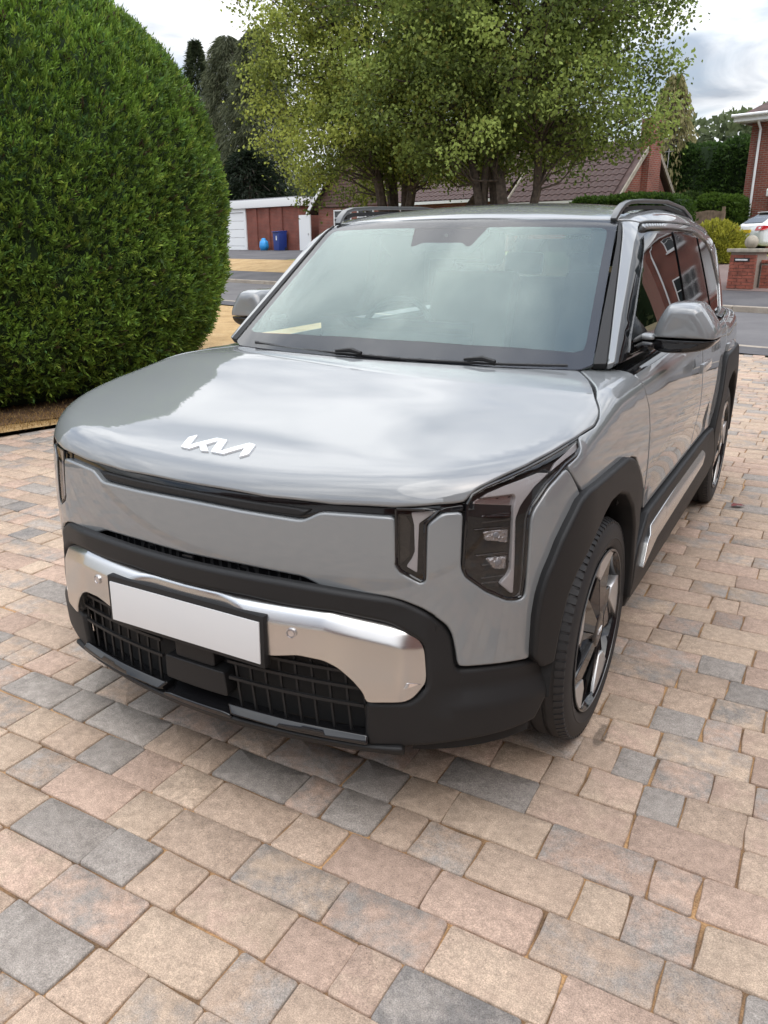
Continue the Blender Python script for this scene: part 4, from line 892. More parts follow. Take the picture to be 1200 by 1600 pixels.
def nrmz(v): return v/np.maximum(np.linalg.norm(v,axis=-1,keepdims=True),1e-9)
def leaves(P, D, length, width, tone, fold=.25, r=None):
    """diamond leaves: base P, pointing along D; returns V,F,T"""
    r = r or rng; n = len(P); D = nrmz(D); S = nrmz(np.cross(D, r.normal(size=(n,3)))); U = np.cross(S, D)
    L_ = np.asarray(length)*r.uniform(.7,1.3,n); W_ = L_*width
    mid = P+D*(L_*.5)[:,None]
    V = np.stack([P, mid+S*(W_*.5)[:,None]+U*(L_*fold*.2)[:,None], P+D*L_[:,None], mid-S*(W_*.5)[:,None]+U*(L_*fold*.2)[:,None]], 1).reshape(-1,3)
    k = np.arange(n)*4; F_ = np.concatenate([np.stack([k,k+1,k+2],1), np.stack([k,k+2,k+3],1)])
    T_ = np.repeat(tone, 4, 0); return V, F_, T_
def mesh_leaves(name, parts):
    V, F_, T_ = [], [], []; n = 0
    for v, f, t in parts: V.append(v); F_.append(f+n); T_.append(t); n += len(v)
    return npmesh(name, np.concatenate(V), np.concatenate(F_), False, {'tone': np.clip(np.concatenate(T_),0,1)})
def vnoise(P, s, seed=0):
    """cheap smooth 3-d noise from sines"""
    r_ = np.random.default_rng(seed); o = 0
    for k in range(5): d_ = r_.normal(size=3)*s*(1.5**k); o = o+np.sin(P@d_+r_.uniform(0,6.3))/(1.3**k)
    return o/2.6
# ---- clipped conifer on the lawn
prof_z = [.0,.04,.38,.68,1.05,1.5,1.9,2.36,2.75,3.25,3.56,3.8,4.0,4.15,4.24]; prof_r = [2.35,2.45,2.82,3.03,3.12,3.20,3.20,3.15,3.03,2.76,2.48,2.15,1.7,1.1,.05]
def clipped_conifer():
    root = tag(empty('clipped_conifer', (HC[0],HC[1],0)), 'huge rounded clipped green conifer beside the driveway, left of the car', 'tree')
    MB().tube([(0,0,0),(0,0,1.2),(.1,0,2.6)], [.22,.18,.1], 10).build('trunk', 'bark', root, smooth=True)
    zz_ = np.linspace(.05,4.22,26); n = 48; V = []; F_ = []
    for z in zz_:
        r0 = float(itp(np.array(z), prof_z, prof_r))-.16
        for k in range(n): a_ = 2*math.pi*k/n; V.append((max(r0,.02)*math.cos(a_), max(r0,.02)*math.sin(a_), z*.985))
    for i in range(len(zz_)-1):
        for k in range(n): F_.append((i*n+k, i*n+(k+1)%n, (i+1)*n+(k+1)%n, (i+1)*n+k))
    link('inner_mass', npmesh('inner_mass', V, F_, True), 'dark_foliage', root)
    # sprays: most of them on the half that faces the drive and the street
    N_ = 75000; toward = math.atan2(CAM[1]-HC[1], CAM[0]-HC[0]); z = np.interp(rng.uniform(0,1,N_), [0,.06,.72,1], [.03,.25,3.1,4.22]); a_ = toward+np.where(rng.uniform(0,1,N_) < .88, rng.uniform(-1.75,1.75,N_), rng.uniform(1.7,4.6,N_))
    r0 = itp(z, prof_z, prof_r); keep = rng.uniform(0,1,N_) < (r0+.15)/3.2; z, a_, r0 = z[keep], a_[keep], r0[keep]
    dr = itp(z+.02, prof_z, prof_r)-itp(z-.02, prof_z, prof_r); nrm = nrmz(np.stack([np.cos(a_), np.sin(a_), -dr/.04], 1))
    S0 = np.stack([r0*np.cos(a_), r0*np.sin(a_), z], 1); lump = vnoise(S0, 2.2, 3)*.05+vnoise(S0, 6, 5)*.035
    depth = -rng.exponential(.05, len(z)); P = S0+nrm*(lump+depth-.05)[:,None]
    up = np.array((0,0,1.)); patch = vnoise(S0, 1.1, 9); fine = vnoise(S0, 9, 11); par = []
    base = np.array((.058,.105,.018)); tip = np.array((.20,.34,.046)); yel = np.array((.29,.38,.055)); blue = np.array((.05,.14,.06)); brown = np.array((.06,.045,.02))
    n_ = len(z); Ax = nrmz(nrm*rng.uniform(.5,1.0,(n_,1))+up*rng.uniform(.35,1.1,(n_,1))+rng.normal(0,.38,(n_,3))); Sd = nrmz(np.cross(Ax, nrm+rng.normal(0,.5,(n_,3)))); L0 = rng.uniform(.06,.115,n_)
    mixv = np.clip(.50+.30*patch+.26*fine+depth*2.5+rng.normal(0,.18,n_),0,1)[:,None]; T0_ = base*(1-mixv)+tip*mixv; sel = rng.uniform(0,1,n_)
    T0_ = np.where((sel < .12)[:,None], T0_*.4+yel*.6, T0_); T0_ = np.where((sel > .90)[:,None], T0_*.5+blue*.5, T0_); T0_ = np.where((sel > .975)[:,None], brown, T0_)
    for f_, ang_, ln_ in ((.0,0.,.62),(.18,.75,.45),(.18,-.75,.45),(.45,.62,.38),(.45,-.62,.38),(.62,0.,.40)):      # a flat feathery spray
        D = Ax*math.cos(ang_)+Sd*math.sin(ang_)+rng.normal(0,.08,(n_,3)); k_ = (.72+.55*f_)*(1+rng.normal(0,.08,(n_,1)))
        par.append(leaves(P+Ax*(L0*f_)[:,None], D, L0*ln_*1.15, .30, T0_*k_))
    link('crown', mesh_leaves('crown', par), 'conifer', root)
clipped_conifer()

# ---- broadleaf trees across the street
def limb(mb, p0, p1, r0, r1, bend=.3, n=7, r=None):
    p0, p1 = np.array(p0,float), np.array(p1,float); L_ = np.linalg.norm(p1-p0); off = r.normal(0,bend*L_*.16,3); off2 = r.normal(0,bend*L_*.10,3)
    pts = [p0+(p1-p0)*t+off*math.sin(math.pi*t)+off2*math.sin(2*math.pi*t)+np.array((0,0,bend*L_*.12*math.sin(math.pi*t))) for t in np.linspace(0,1,n)]
    mb.tube(pts, [r0+(r1-r0)*t for t in np.linspace(0,1,n)], 6, False); return np.array(pts)
def broadleaf(name, label, u, t, h, stems, centre, radii, zlow, seed, tones_, nclump, per, leaf=.10, group=None, drop=None, spread=.42):
    r = np.random.default_rng(seed); root = tag(empty(name, UT(u,t,-.05), RZ), label, 'tree', group); mb = MB(); tips = []
    cx, cy, cz = centre; ax, ay, az = radii
    def crown_pt(shell):
        while True:
            d_ = r.normal(size=3); d_ = d_/(np.abs(d_)**3.4).sum()**(1/3.4); q_ = d_*(r.uniform(shell,1.0)); p = np.array((cx+q_[0]*ax, cy+q_[1]*ay, cz+q_[2]*az))
            lo = zlow(p[0]) if callable(zlow) else zlow
            if p[2] > lo: return p
    T0 = []
    for k in range(stems):
        a_ = 2*math.pi*(k+.3*r.uniform())/stems; top = np.array((cx+ax*.62*math.cos(a_)*r.uniform(.4,1), cy+ay*.62*math.sin(a_)*r.uniform(.4,1), cz+az*r.uniform(.05,.55)))
        pts = limb(mb, (.22*math.cos(a_),.22*math.sin(a_),0), top, r.uniform(.15,.22), .035, .55, 11, r); T0.append(pts)
    allp = np.concatenate(T0)
    for k in range(nclump):
        p = crown_pt(.45); d_ = np.linalg.norm(allp-p, axis=1)+np.where(allp[:,2] > p[2]-.2, 3., 0); j = int(np.argmin(d_)); src = allp[j]
        if k % 2 == 0 or d_[j] < 3: limb(mb, src, p, .032, .008, .5, 5, r)
        tips.append(p)
    mb.build('trunk', 'bark', root, smooth=True)
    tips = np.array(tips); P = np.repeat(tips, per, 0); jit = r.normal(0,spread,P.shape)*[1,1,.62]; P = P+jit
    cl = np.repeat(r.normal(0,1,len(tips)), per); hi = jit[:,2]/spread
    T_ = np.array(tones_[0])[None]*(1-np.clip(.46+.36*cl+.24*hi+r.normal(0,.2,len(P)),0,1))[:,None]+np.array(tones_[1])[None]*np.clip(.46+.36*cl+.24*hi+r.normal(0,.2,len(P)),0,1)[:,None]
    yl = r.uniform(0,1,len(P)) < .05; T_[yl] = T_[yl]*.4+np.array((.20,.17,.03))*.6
    D = r.normal(0,1,P.shape)+[0,0,-.35]+nrmz(P-np.array((cx,cy,cz)))*.5
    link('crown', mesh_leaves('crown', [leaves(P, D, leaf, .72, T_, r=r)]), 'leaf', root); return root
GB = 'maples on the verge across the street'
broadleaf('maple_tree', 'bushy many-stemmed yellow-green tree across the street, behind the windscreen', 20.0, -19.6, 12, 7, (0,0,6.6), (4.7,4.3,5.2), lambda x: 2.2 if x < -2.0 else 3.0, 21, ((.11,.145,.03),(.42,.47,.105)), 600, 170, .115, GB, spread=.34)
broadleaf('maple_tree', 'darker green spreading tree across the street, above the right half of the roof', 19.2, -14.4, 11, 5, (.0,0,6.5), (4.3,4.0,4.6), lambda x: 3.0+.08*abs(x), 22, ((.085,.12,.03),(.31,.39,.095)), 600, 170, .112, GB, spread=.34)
def conifer(name, label, u, t, h, rad, seed, tones_, n=14000, droop=-.35, leaf=.30, width=.18, lean=1.0, bare=.0, group=None, cat='tree'):
    r = np.random.default_rng(seed); root = tag(empty(name, UT(u,t,-.05), RZ), label, cat, group)
    mb = MB().tube([(0,0,0),(.1,0,h*.5),(0,0,h*.97)], [.28,.18,.03], 8)
    f = r.uniform(.02,1,n)**1.15; z = h*(bare+(1-bare)*(1-f)); a_ = r.uniform(0,2*math.pi,n); layer = .72+.28*np.abs(np.sin(z*2.3+np.sin(a_*3)*1.2)); lob = 1+.18*np.sin(a_*5+z*1.3)
    rr = rad*f**lean*layer*lob*np.sqrt(r.uniform(.12,1,n)); P = np.stack([rr*np.cos(a_), rr*np.sin(a_), z+droop*rr*.55], 1)
    for k in range(70):
        zz2 = h*r.uniform(bare+.05,.92); a2 = r.uniform(0,6.28); L_ = rad*(1-zz2/h)**lean*.85; mb.tube([(0,0,zz2),(L_*math.cos(a2)*.6,L_*math.sin(a2)*.6,zz2+L_*.05),(L_*math.cos(a2),L_*math.sin(a2),zz2+droop*L_*.5)], [.05,.03,.01], 4, False)
    mb.build('trunk', 'bark', root)
    D = np.stack([np.cos(a_), np.sin(a_), np.full(n,droop*1.6)], 1)+r.normal(0,.45,(n,3)); m_ = np.clip(.4+.35*rr/np.maximum(rad*f**lean,.1)+r.normal(0,.22,n),0,1)[:,None]-.25
    m_ = np.clip(m_,0,1); T_ = np.array(tones_[0])*(1-m_)+np.array(tones_[1])*m_
    link('crown', mesh_leaves('crown', [leaves(P, D, leaf, width, T_, r=r)]), 'leaf', root)
conifer('spruce_tree', 'dark pointed conifer standing tallest beyond the garage', 38, -61.5, 16.0, 3.6, 31, ((.025,.038,.020),(.085,.105,.050)), 20000, -.15, .42, .16, .75)
conifer('cypress_tree', 'grey-green weeping conifer beyond the garage, just right of the dark pointed one', 36.5, -54.6, 15.2, 4.2, 32, ((.045,.058,.032),(.19,.205,.115)), 26000, -.75, .55, .10, .45)
conifer('cypress_tree', 'grey-green weeping conifer beyond the garage, half hidden by the yellow-green tree', 35.5, -49.5, 14.6, 4.2, 33, ((.045,.058,.032),(.175,.19,.105)), 26000, -.75, .55, .10, .45)
conifer('yew_tree', 'low black-green evergreen filling the gap right behind the garage roof', 33.0, -47.5, 6.5, 4.5, 34, ((.006,.012,.006),(.020,.032,.014)), 15000, -.3, .40, .2, .45)
conifer('birch_tree', 'pale weeping birch behind the tiled gable on the right', 37.5, -18.9, 8.0, 1.9, 35, ((.14,.135,.055),(.42,.37,.17)), 4200, -1.5, .26, .35, .42, .30)
def hedge_box(name, label, u0, u1, t0, t1, z0, z1, tones_, n, leaf, seed, cat='hedge', lump=.12, round_=.25, zb=None):
    """clipped hedge: dark core plus leaf skin; coordinates in the street frame, z absolute"""
    r = np.random.default_rng(seed); cu, ct = (u0+u1)/2, (t0+t1)/2; root = tag(empty(name, UT(cu,ct,z=z0), RZ), label, cat); hx, hy, h = (t1-t0)/2, (u1-u0)/2, z1-z0
    MB().box(-hx+.12,hx-.12,-hy+.12,hy-.12,0,h-.14).build('core', 'dark_foliage', root, bevel=min(.2,hx*.4,hy*.4))
    w_ = np.array((2*hx*h, 2*hy*h, 2*hy*h, 2*hx*2*hy)); f = r.choice(4, n, p=w_/w_.sum()); a_ = r.uniform(-1,1,n); b_ = r.uniform(0,1,n); P = np.zeros((n,3)); Nn = np.zeros((n,3))
    m = f==0; P[m] = np.stack([a_[m]*hx, np.full(m.sum(),-hy), b_[m]*h],1); Nn[m] = (0,-1,.3)
    m = f==1; P[m] = np.stack([np.full(m.sum(),-hx), a_[m]*hy, b_[m]*h],1); Nn[m] = (-1,0,.3)
    m = f==2; P[m] = np.stack([np.full(m.sum(),hx), a_[m]*hy, b_[m]*h],1); Nn[m] = (1,0,.3)
    m = f==3; P[m] = np.stack([a_[m]*hx, (b_[m]*2-1)*hy, np.full(m.sum(),h)],1); Nn[m] = (0,-.2,1)
    # pull the corners in
    q_ = P/np.array((hx,hy,h/2))-np.array((0,0,1)); k = np.maximum((np.abs(q_)**6).sum(1)**(1/6),1e-6); P = (q_/np.maximum(k,1)[:,None]+np.array((0,0,1)))*np.array((hx,hy,h/2)) if round_ else P
    P += Nn*(vnoise(P,1.6,seed)*lump+r.normal(0,.03,n))[:,None]; mixv = np.clip(.45+.3*vnoise(P,2.5,seed+1)+r.normal(0,.25,n),0,1)[:,None]
    link('leaf_skin', mesh_leaves('leaf_skin', [leaves(P-Nn*leaf*.3, Nn+r.normal(0,.6,(n,3)), leaf, .5, np.array(tones_[0])*(1-mixv)+np.array(tones_[1])*mixv, r=r)]), 'leaf', root); return root
hedge_box('tall_hedge', 'tall dark clipped conifer hedge at the back, left of the brick house', 37, 39.5, -19.5, -8, 2.0, 5.75, ((.022,.048,.012),(.085,.155,.034)), 22000, .20, 41, lump=.2)
hedge_box('laurel_hedge', 'bright green rounded hedge beside the brick house corner, above the fence end', 29.8, 31.4, -13.6, -11.9, 1.1, 3.05, ((.030,.065,.010),(.120,.200,.030)), 9000, .13, 42)
hedge_box('beech_hedge', 'darker loose hedge under the tall one, left of the bright rounded hedge', 32.2, 33.8, -18.2, -14.0, 1.1, 3.25, ((.022,.045,.010),(.075,.115,.028)), 9000, .15, 43, lump=.2)
hedge_box('box_hedge', 'low flat-topped green hedge in front of the tiled gable', 24.6, 26.0, -15.8, -11.4, .9, 2.95, ((.020,.050,.008),(.085,.150,.024)), 14000, .11, 44, lump=.06)
def shrub(name, label, u, t, rx, ry, h, tones_, n, leaf, seed, z=None, z0=.05):
    r = np.random.default_rng(seed); root = tag(empty(name, UT(u,t,z=z), RZ), label, 'shrub')
    mb = MB()
    for k in range(9): a_ = r.uniform(0,6.28); mb.tube([(0,0,0),(rx*.4*math.cos(a_),ry*.4*math.sin(a_),h*.5),(rx*.7*math.cos(a_),ry*.7*math.sin(a_),h*.8)], [.03,.02,.008], 5, False)
    mb.build('stems', 'bark', root)
    d_ = nrmz(r.normal(size=(n,3))*[1,1,.9]); d_[:,2] = np.abs(d_[:,2])*1.0-.12; q_ = d_*np.cbrt(r.uniform(.35,1,n))[:,None]; P = q_*[rx,ry,h*.95]; P[:,2] = np.maximum(P[:,2]*(1-z0/h)+z0,.03)
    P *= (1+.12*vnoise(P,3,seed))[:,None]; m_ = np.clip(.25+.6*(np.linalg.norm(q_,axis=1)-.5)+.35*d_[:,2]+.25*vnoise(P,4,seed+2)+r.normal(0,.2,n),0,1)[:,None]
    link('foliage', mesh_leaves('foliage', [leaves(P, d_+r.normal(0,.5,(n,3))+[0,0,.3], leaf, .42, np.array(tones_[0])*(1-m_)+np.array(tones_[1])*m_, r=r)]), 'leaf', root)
shrub('golden_shrub', 'yellow-green variegated rounded shrub by the opposite drive', 23.3, -9.5, 1.08, .9, 1.3, ((.05,.075,.010),(.46,.44,.06)), 12000, .105, 51)
shrub('dark_shrub', 'low dull green shrub behind the yellow-green one', 25.6, -10.9, 1.2, .6, 1.05, ((.02,.035,.010),(.075,.095,.035)), 6000, .10, 52)
shrub('purple_shrub', 'dark purple-leaved branches in front of the brick house window', 24.6, -7.75, .85, .6, 3.35, ((.012,.006,.008),(.045,.018,.026)), 900, .15, 53, z0=1.7)
# ---- far wood on the hill: one mass
r_ = np.random.default_rng(61); root = tag(empty('far_wood', UT(95,-52,z=1.8), RZ), 'far wooded hillside rising behind the tall hedge', 'woodland', kind='stuff')
P = []; Nn = []
for k in range(150):
    c = np.array((r_.uniform(-75,110), r_.uniform(-4,14), 0)); hgt = 11.5+2.2*math.sin(c[0]*.11)+r_.uniform(-1.5,2.2)-(0 if k < 75 else r_.uniform(3.5,8)); rad = r_.uniform(3,5); d_ = nrmz(r_.normal(size=(420,3))); P.append(c+[0,0,hgt-rad]+d_*rad*r_.uniform(.75,1.05,(420,1))); Nn.append(d_)
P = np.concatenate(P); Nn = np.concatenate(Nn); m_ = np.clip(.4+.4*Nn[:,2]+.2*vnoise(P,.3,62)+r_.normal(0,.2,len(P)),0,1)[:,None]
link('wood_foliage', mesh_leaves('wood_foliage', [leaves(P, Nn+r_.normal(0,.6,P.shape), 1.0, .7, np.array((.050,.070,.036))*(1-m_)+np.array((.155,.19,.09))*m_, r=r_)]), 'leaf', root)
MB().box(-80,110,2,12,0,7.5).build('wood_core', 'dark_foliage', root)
# ---- dry grass tufts along the lawn edge and litter under the conifer
def tufts(name, label, n, sampler, h, tones_, seed):
    r = np.random.default_rng(seed); XY = sampler(r, n); P = np.stack([XY[:,0], XY[:,1], np.full(n,.026)],1); D = np.stack([r.normal(0,.5,n), r.normal(0,.5,n), np.full(n,1.)],1); m_ = r.uniform(0,1,(n,1))
    tag(link(name, mesh_leaves(name, [leaves(P, D, h, .14, np.array(tones_[0])*(1-m_)+np.array(tones_[1])*m_, r=r)]), 'leaf'), label, 'grass', kind='stuff')
def near_edge(r, n):
    y = r.uniform(.5,6.5,n); x0 = np.array([np.interp(v, [p[1] for p in edge], [p[0] for p in edge]) for v in y]); return np.stack([x0-np.abs(r.normal(0,.5,n))-.02, y],1)
tufts('dry_grass', 'straw-coloured dry grass along the edge of the drive', 9000, near_edge, .035, ((.28,.16,.055),(.52,.36,.15)), 71)
def under(r, n):
    a_ = r.uniform(0,6.28,n); q_ = 3.2*np.sqrt(r.uniform(.3,1.15,n)); return np.stack([HC[0]+q_*np.cos(a_), HC[1]+q_*np.sin(a_)],1)
tufts('leaf_litter', 'brown needles and litter under the clipped conifer', 9000, under, .03, ((.05,.03,.018),(.24,.14,.07)), 72)

# ------------------------------------------------------------------ buildings and small things across the street
def brick_mat(name, c1, c2, mortar, scale=1.0, rough=.85, mort=.012):
    m = bpy.data.materials.new(name); m.use_nodes = True; t = m.node_tree; b = t.nodes['Principled BSDF']; b.inputs['Roughness'].default_value = rough
    tcn = t.nodes.new('ShaderNodeTexCoord'); sp = t.nodes.new('ShaderNodeSeparateXYZ'); t.links.new(tcn.outputs['Object'], sp.inputs[0])
    ad = t.nodes.new('ShaderNodeMath'); ad.operation = 'ADD'; t.links.new(sp.outputs[0], ad.inputs[0]); t.links.new(sp.outputs[1], ad.inputs[1]); cb_ = t.nodes.new('ShaderNodeCombineXYZ'); t.links.new(ad.outputs[0], cb_.inputs[0]); t.links.new(sp.outputs[2], cb_.inputs[1])
    br = t.nodes.new('ShaderNodeTexBrick'); t.links.new(cb_.outputs[0], br.inputs['Vector']); br.inputs['Scale'].default_value = scale; br.inputs['Brick Width'].default_value = .225; br.inputs['Row Height'].default_value = .075; br.inputs['Mortar Size'].default_value = mort; br.inputs['Mortar Smooth'].default_value = .2
    br.inputs['Color1'].default_value = (*c1,1); br.inputs['Color2'].default_value = (*c2,1); br.inputs['Mortar'].default_value = (*mortar,1); br.inputs['Bias'].default_value = -.1
    n = t.nodes.new('ShaderNodeTexNoise'); n.inputs['Scale'].default_value = 1.6; n.inputs['Detail'].default_value = 6; t.links.new(tcn.outputs['Object'], n.inputs['Vector']); mr = t.nodes.new('ShaderNodeMapRange'); t.links.new(n.outputs[0], mr.inputs[0]); mr.inputs[1].default_value = .3; mr.inputs[2].default_value = .7; mr.inputs[3].default_value = .75; mr.inputs[4].default_value = 1.2
    v = t.nodes.new('ShaderNodeVectorMath'); v.operation = 'SCALE'; t.links.new(br.outputs[0], v.inputs[0]); t.links.new(mr.outputs[0], v.inputs['Scale']); t.links.new(v.outputs[0], b.inputs['Base Color'])
    bp = t.nodes.new('ShaderNodeBump'); bp.inputs['Strength'].default_value = .5; bp.inputs['Distance'].default_value = .01; bp.invert = True; t.links.new(br.outputs['Fac'], bp.inputs['Height']); t.links.new(bp.outputs[0], b.inputs['Normal']); M[name] = m
brick_mat('brick_red', (.235,.058,.036), (.165,.045,.032), (.20,.15,.125))
brick_mat('brick_garage', (.215,.055,.036), (.165,.045,.032), (.17,.085,.065))
mat('brick_piece', (.22,.065,.042), .85, var=.3, vscale=7, bump=.3, bscale=60)
mat('mortar', (.26,.215,.18), .9)
mat('roof_tile', (.085,.052,.048), .8, var=.3, vscale=3, bump=.3, bscale=30)
mat('white_paint', (.72,.73,.74), .45); mat('upvc', (.76,.77,.78), .3); mat('window_glass', (.03,.035,.04), .05, spec=.8)
mat('weatherboard', (.105,.058,.048), .7); mat('stone_cap', (.30,.27,.22), .85, var=.2, vscale=8, bump=.3, bscale=40)
mat('fence_wood', (.19,.135,.095), .85, var=.3, vscale=6); mat('gate_black', (.012,.013,.015), .5)
mat('bin_blue', (.012,.035,.19), .4); mat('bag_blue', (.03,.27,.62), .35); mat('cardboard', (.33,.21,.11), .8); mat('lead', (.2,.2,.21), .5)
mat('white_car', (.66,.69,.71), .3, 0, 1.0, .02); mat('lamp_red', (.45,.012,.02), .15); mat('plate_yellow', (.75,.52,.02), .4); mat('tarnish', (.5,.5,.5), .3, .9)
def local(name, label, cat, u, t, z=None, dz=0, group=None): return tag(empty(name, UT(u,t,dz,z=z), RZ), label, cat, group)
def tile_roof(parent, x0, x1, y0, z0, y1, z1, budget=300, skew=0.):
    """interlocking tiles on the slope from eave (y0,z0) to ridge (y1,z1); local frame"""
    L_ = math.hypot(y1-y0, z1-z0); rows = int(L_/.30); ang = math.atan2(z1-z0, y1-y0); W_ = .31; cols = int((x1-x0)/W_)
    prof = [(0,.0),(.05,.03),(.11,.045),(.17,.03),(.22,.0),(.31,.004)]; n = len(prof); V = []; F_ = []
    for yy, lift in ((0.,.032),(.36,.004)):
        for x, z in prof: V.append((x, yy*math.cos(ang)-(z+lift)*math.sin(ang), yy*math.sin(ang)+(z+lift)*math.cos(ang)))
    for x, z in prof: V.append((x, -(z*.2-.004)*math.sin(ang), (z*.2-.004)*math.cos(ang)))
    for i in range(n-1): F_ += [(i,i+1,n+i+1),(i,n+i+1,n+i),(2*n+i,2*n+i+1,i+1),(2*n+i,i+1,i)]
    tile = npmesh('roof_tile', V, F_, True); tile.materials.append(M['roof_tile']); tile.set_sharp_from_angle(angle=R(40)); SV, SF = [], []; cnt = 0
    for r_ in range(rows):
        for c in range(cols):
            o = (x0+c*W_+skew*r_, y0+(y1-y0)*r_/rows, z0+(z1-z0)*r_/rows)
            if cnt < budget: link('roof_tile', tile, None, parent, o); cnt += 1
            else:
                k = len(SV); SV += [(v[0]+o[0], v[1]+o[1], v[2]+o[2]) for v in V]; SF += [tuple(i+k for i in f) for f in F_]
    if SF: me = npmesh('roof_tiles', SV, SF, True); me.set_sharp_from_angle(angle=R(40)); tag(link('roof_tiles', me, 'roof_tile', parent), kind='stuff')
def window(parent, x0, x1, y, z0, z1, cols=2, bars=(), name='window'):
    f = MB(); fw = .06; f.box(x0,x1,y-.05,y+.03,z0,z0+fw).box(x0,x1,y-.05,y+.03,z1-fw,z1).box(x0,x0+fw,y-.048,y+.03,z0+fw,z1-fw).box(x1-fw,x1,y-.048,y+.03,z0+fw,z1-fw)
    for k in range(1,cols): xm = x0+(x1-x0)*k/cols; f.box(xm-.035,xm+.035,y-.046,y+.03,z0+fw,z1-fw)
    for zb in bars: f.box(x0+fw,x1-fw,y-.044,y+.02,zb-.02,zb+.02)
    w_ = f.build(name, 'upvc', parent); MB().box(x0-.08,x1+.08,y-.09,y+.02,z0-.07,z0-.002).build('sill', 'white_paint', w_)
    for k in range(cols): a_ = x0+(x1-x0)*k/cols; MB().box(a_+.05,a_+(x1-x0)/cols-.05,y+.0,y+.012,z0+.05,z1-.05).build('pane', 'window_glass', w_)
    return w_
# ---- flat-roofed garage on the left
g = local('brick_garage', 'flat-roofed red brick garage with white door across the street on the left', 'garage', 28, -40.4)
MB().box(-.4,4.75,0,6,-.3,2.35).build('wall', 'brick_garage', g)
for k in range(3): MB().box(.35+k*1.25,.75+k*1.25,-.07,-.003,-.3,2.33).build('pilaster', 'brick_garage', g)
MB().box(-4.6,4.9,-.18,6.2,2.36,2.80).build('fascia', 'white_paint', g, bevel=.02); MB().box(-4.5,4.8,-.05,6.1,2.80,2.86).build('roof', 'lead', g)
MB().box(-4.5,-4.2,0,6,-.3,2.35).build('wall', 'brick_garage', g)
gd = MB().box(-.62,-.42,-.06,.02,-.3,2.34).box(-4.2,-4.0,-.06,.02,-.3,2.34).box(-4.0,-.62,-.06,.02,2.15,2.34).build('garage_door', 'white_paint', g)
for k in range(5): MB().box(-3.99,-.63,.0,.03,-.25+k*.48,.215+k*.48).build('door_panel', 'upvc', gd, bevel=.012, seg=1)
d_ = MB().box(4.76,5.75,-.02,.05,-.3,1.86).build('side_door', 'white_paint', g); MB().box(5.58,5.63,-.06,-.02,.8,.9).build('handle', 'tarnish', d_)
b_ = local('wheelie_bin', 'blue wheelie bin against the brick garage wall', 'bin', 27.55, -36.9)
MB().prism([(-.24,.0),(.24,.0),(.30,.98),(-.30,.98)], -.28, .28, 'y').build('body', 'bin_blue', b_, bevel=.03); MB().prism([(-.36,.98),(.32,.98),(.32,1.07),(-.36,1.02)], -.30, .30, 'x').build('lid', 'bin_blue', b_, bevel=.02); MB().tube([(-.2,.33,.95),(.2,.33,.95)], .02, 6).build('handle', 'bin_blue', b_)
for s in (-1,1): w_ = MB().lathe([(.02,-.03),(.11,-.03),(.11,.03),(.02,.03)], 16); o = w_.build('wheel', 'rubber', b_, (s*.22,.24,.11), smooth=True)
MB().box(.02,.10,-.305,-.29,.55,.78).build('number_sticker', 'white_paint', b_)
def bag():
    bm = bmesh.new(); bmesh.ops.create_icosphere(bm, subdivisions=3, radius=1); r_ = random.Random(4)
    for v in bm.verts:
        k = 1+.10*math.sin(9*v.co.x+3)*math.cos(8*v.co.y)+.05*math.sin(17*v.co.z); v.co = Vector((v.co.x*.31*k, v.co.y*.25*k, max(-.30,v.co.z*.40*k)))
        if v.co.z > .22: v.co.x *= .72; v.co.y *= .72
    me = bpy.data.meshes.new('recycling_bag'); bm.to_mesh(me); bm.free(); me.polygons.foreach_set('use_smooth', np.ones(len(me.polygons),bool)); return me
o = link('recycling_bag', bag(), 'bag_blue', None, UT(27.45,-38.35,.29), RZ); tag(o, 'light blue recycling bag left of the blue wheelie bin', 'bag')
o = MB().box(-.16,.16,-.04,.04,0,.62).build('cardboard_sheet', 'cardboard', None, UT(27.6,-38.78), RZ-.3, bevel=.005); tag(o, 'brown cardboard leaning on the garage wall behind the blue bag', 'cardboard')
# ---- bungalow with boarded cross gable
A = local('boarded_bungalow', 'red brick bungalow with brown boarded gable and tiled roof behind the trees', 'house', 28.2, -34.4, dz=0)
MB().box(0,13.2,.2,8,-.4,2.35).build('wall', 'brick_red', A)
gx, hw, ga = 3.2, 3.4, 5.3
MB().prism([(gx-hw,2.2),(gx+hw,2.2),(gx+hw*.12,ga-.4),(gx-hw*.12,ga-.4)], .15, .25, 'y').build('gable_wall', 'weatherboard', A)
for k in range(19):
    z0 = 2.22+k*.155; h_ = hw*(1-(z0-2.05)/(ga-2.05))
    if h_ < .2: break
    MB().add([(gx-h_,.10,z0),(gx+h_,.10,z0),(gx+h_-.12,.13,z0+.15),(gx-h_+.12,.13,z0+.15),(gx-h_,.15,z0),(gx+h_,.15,z0),(gx+h_-.12,.15,z0+.15),(gx-h_+.12,.15,z0+.15)], [(0,1,2,3),(4,7,6,5),(0,4,5,1),(3,2,6,7),(0,3,7,4),(1,5,6,2)]).build('weatherboard', 'weatherboard', A)
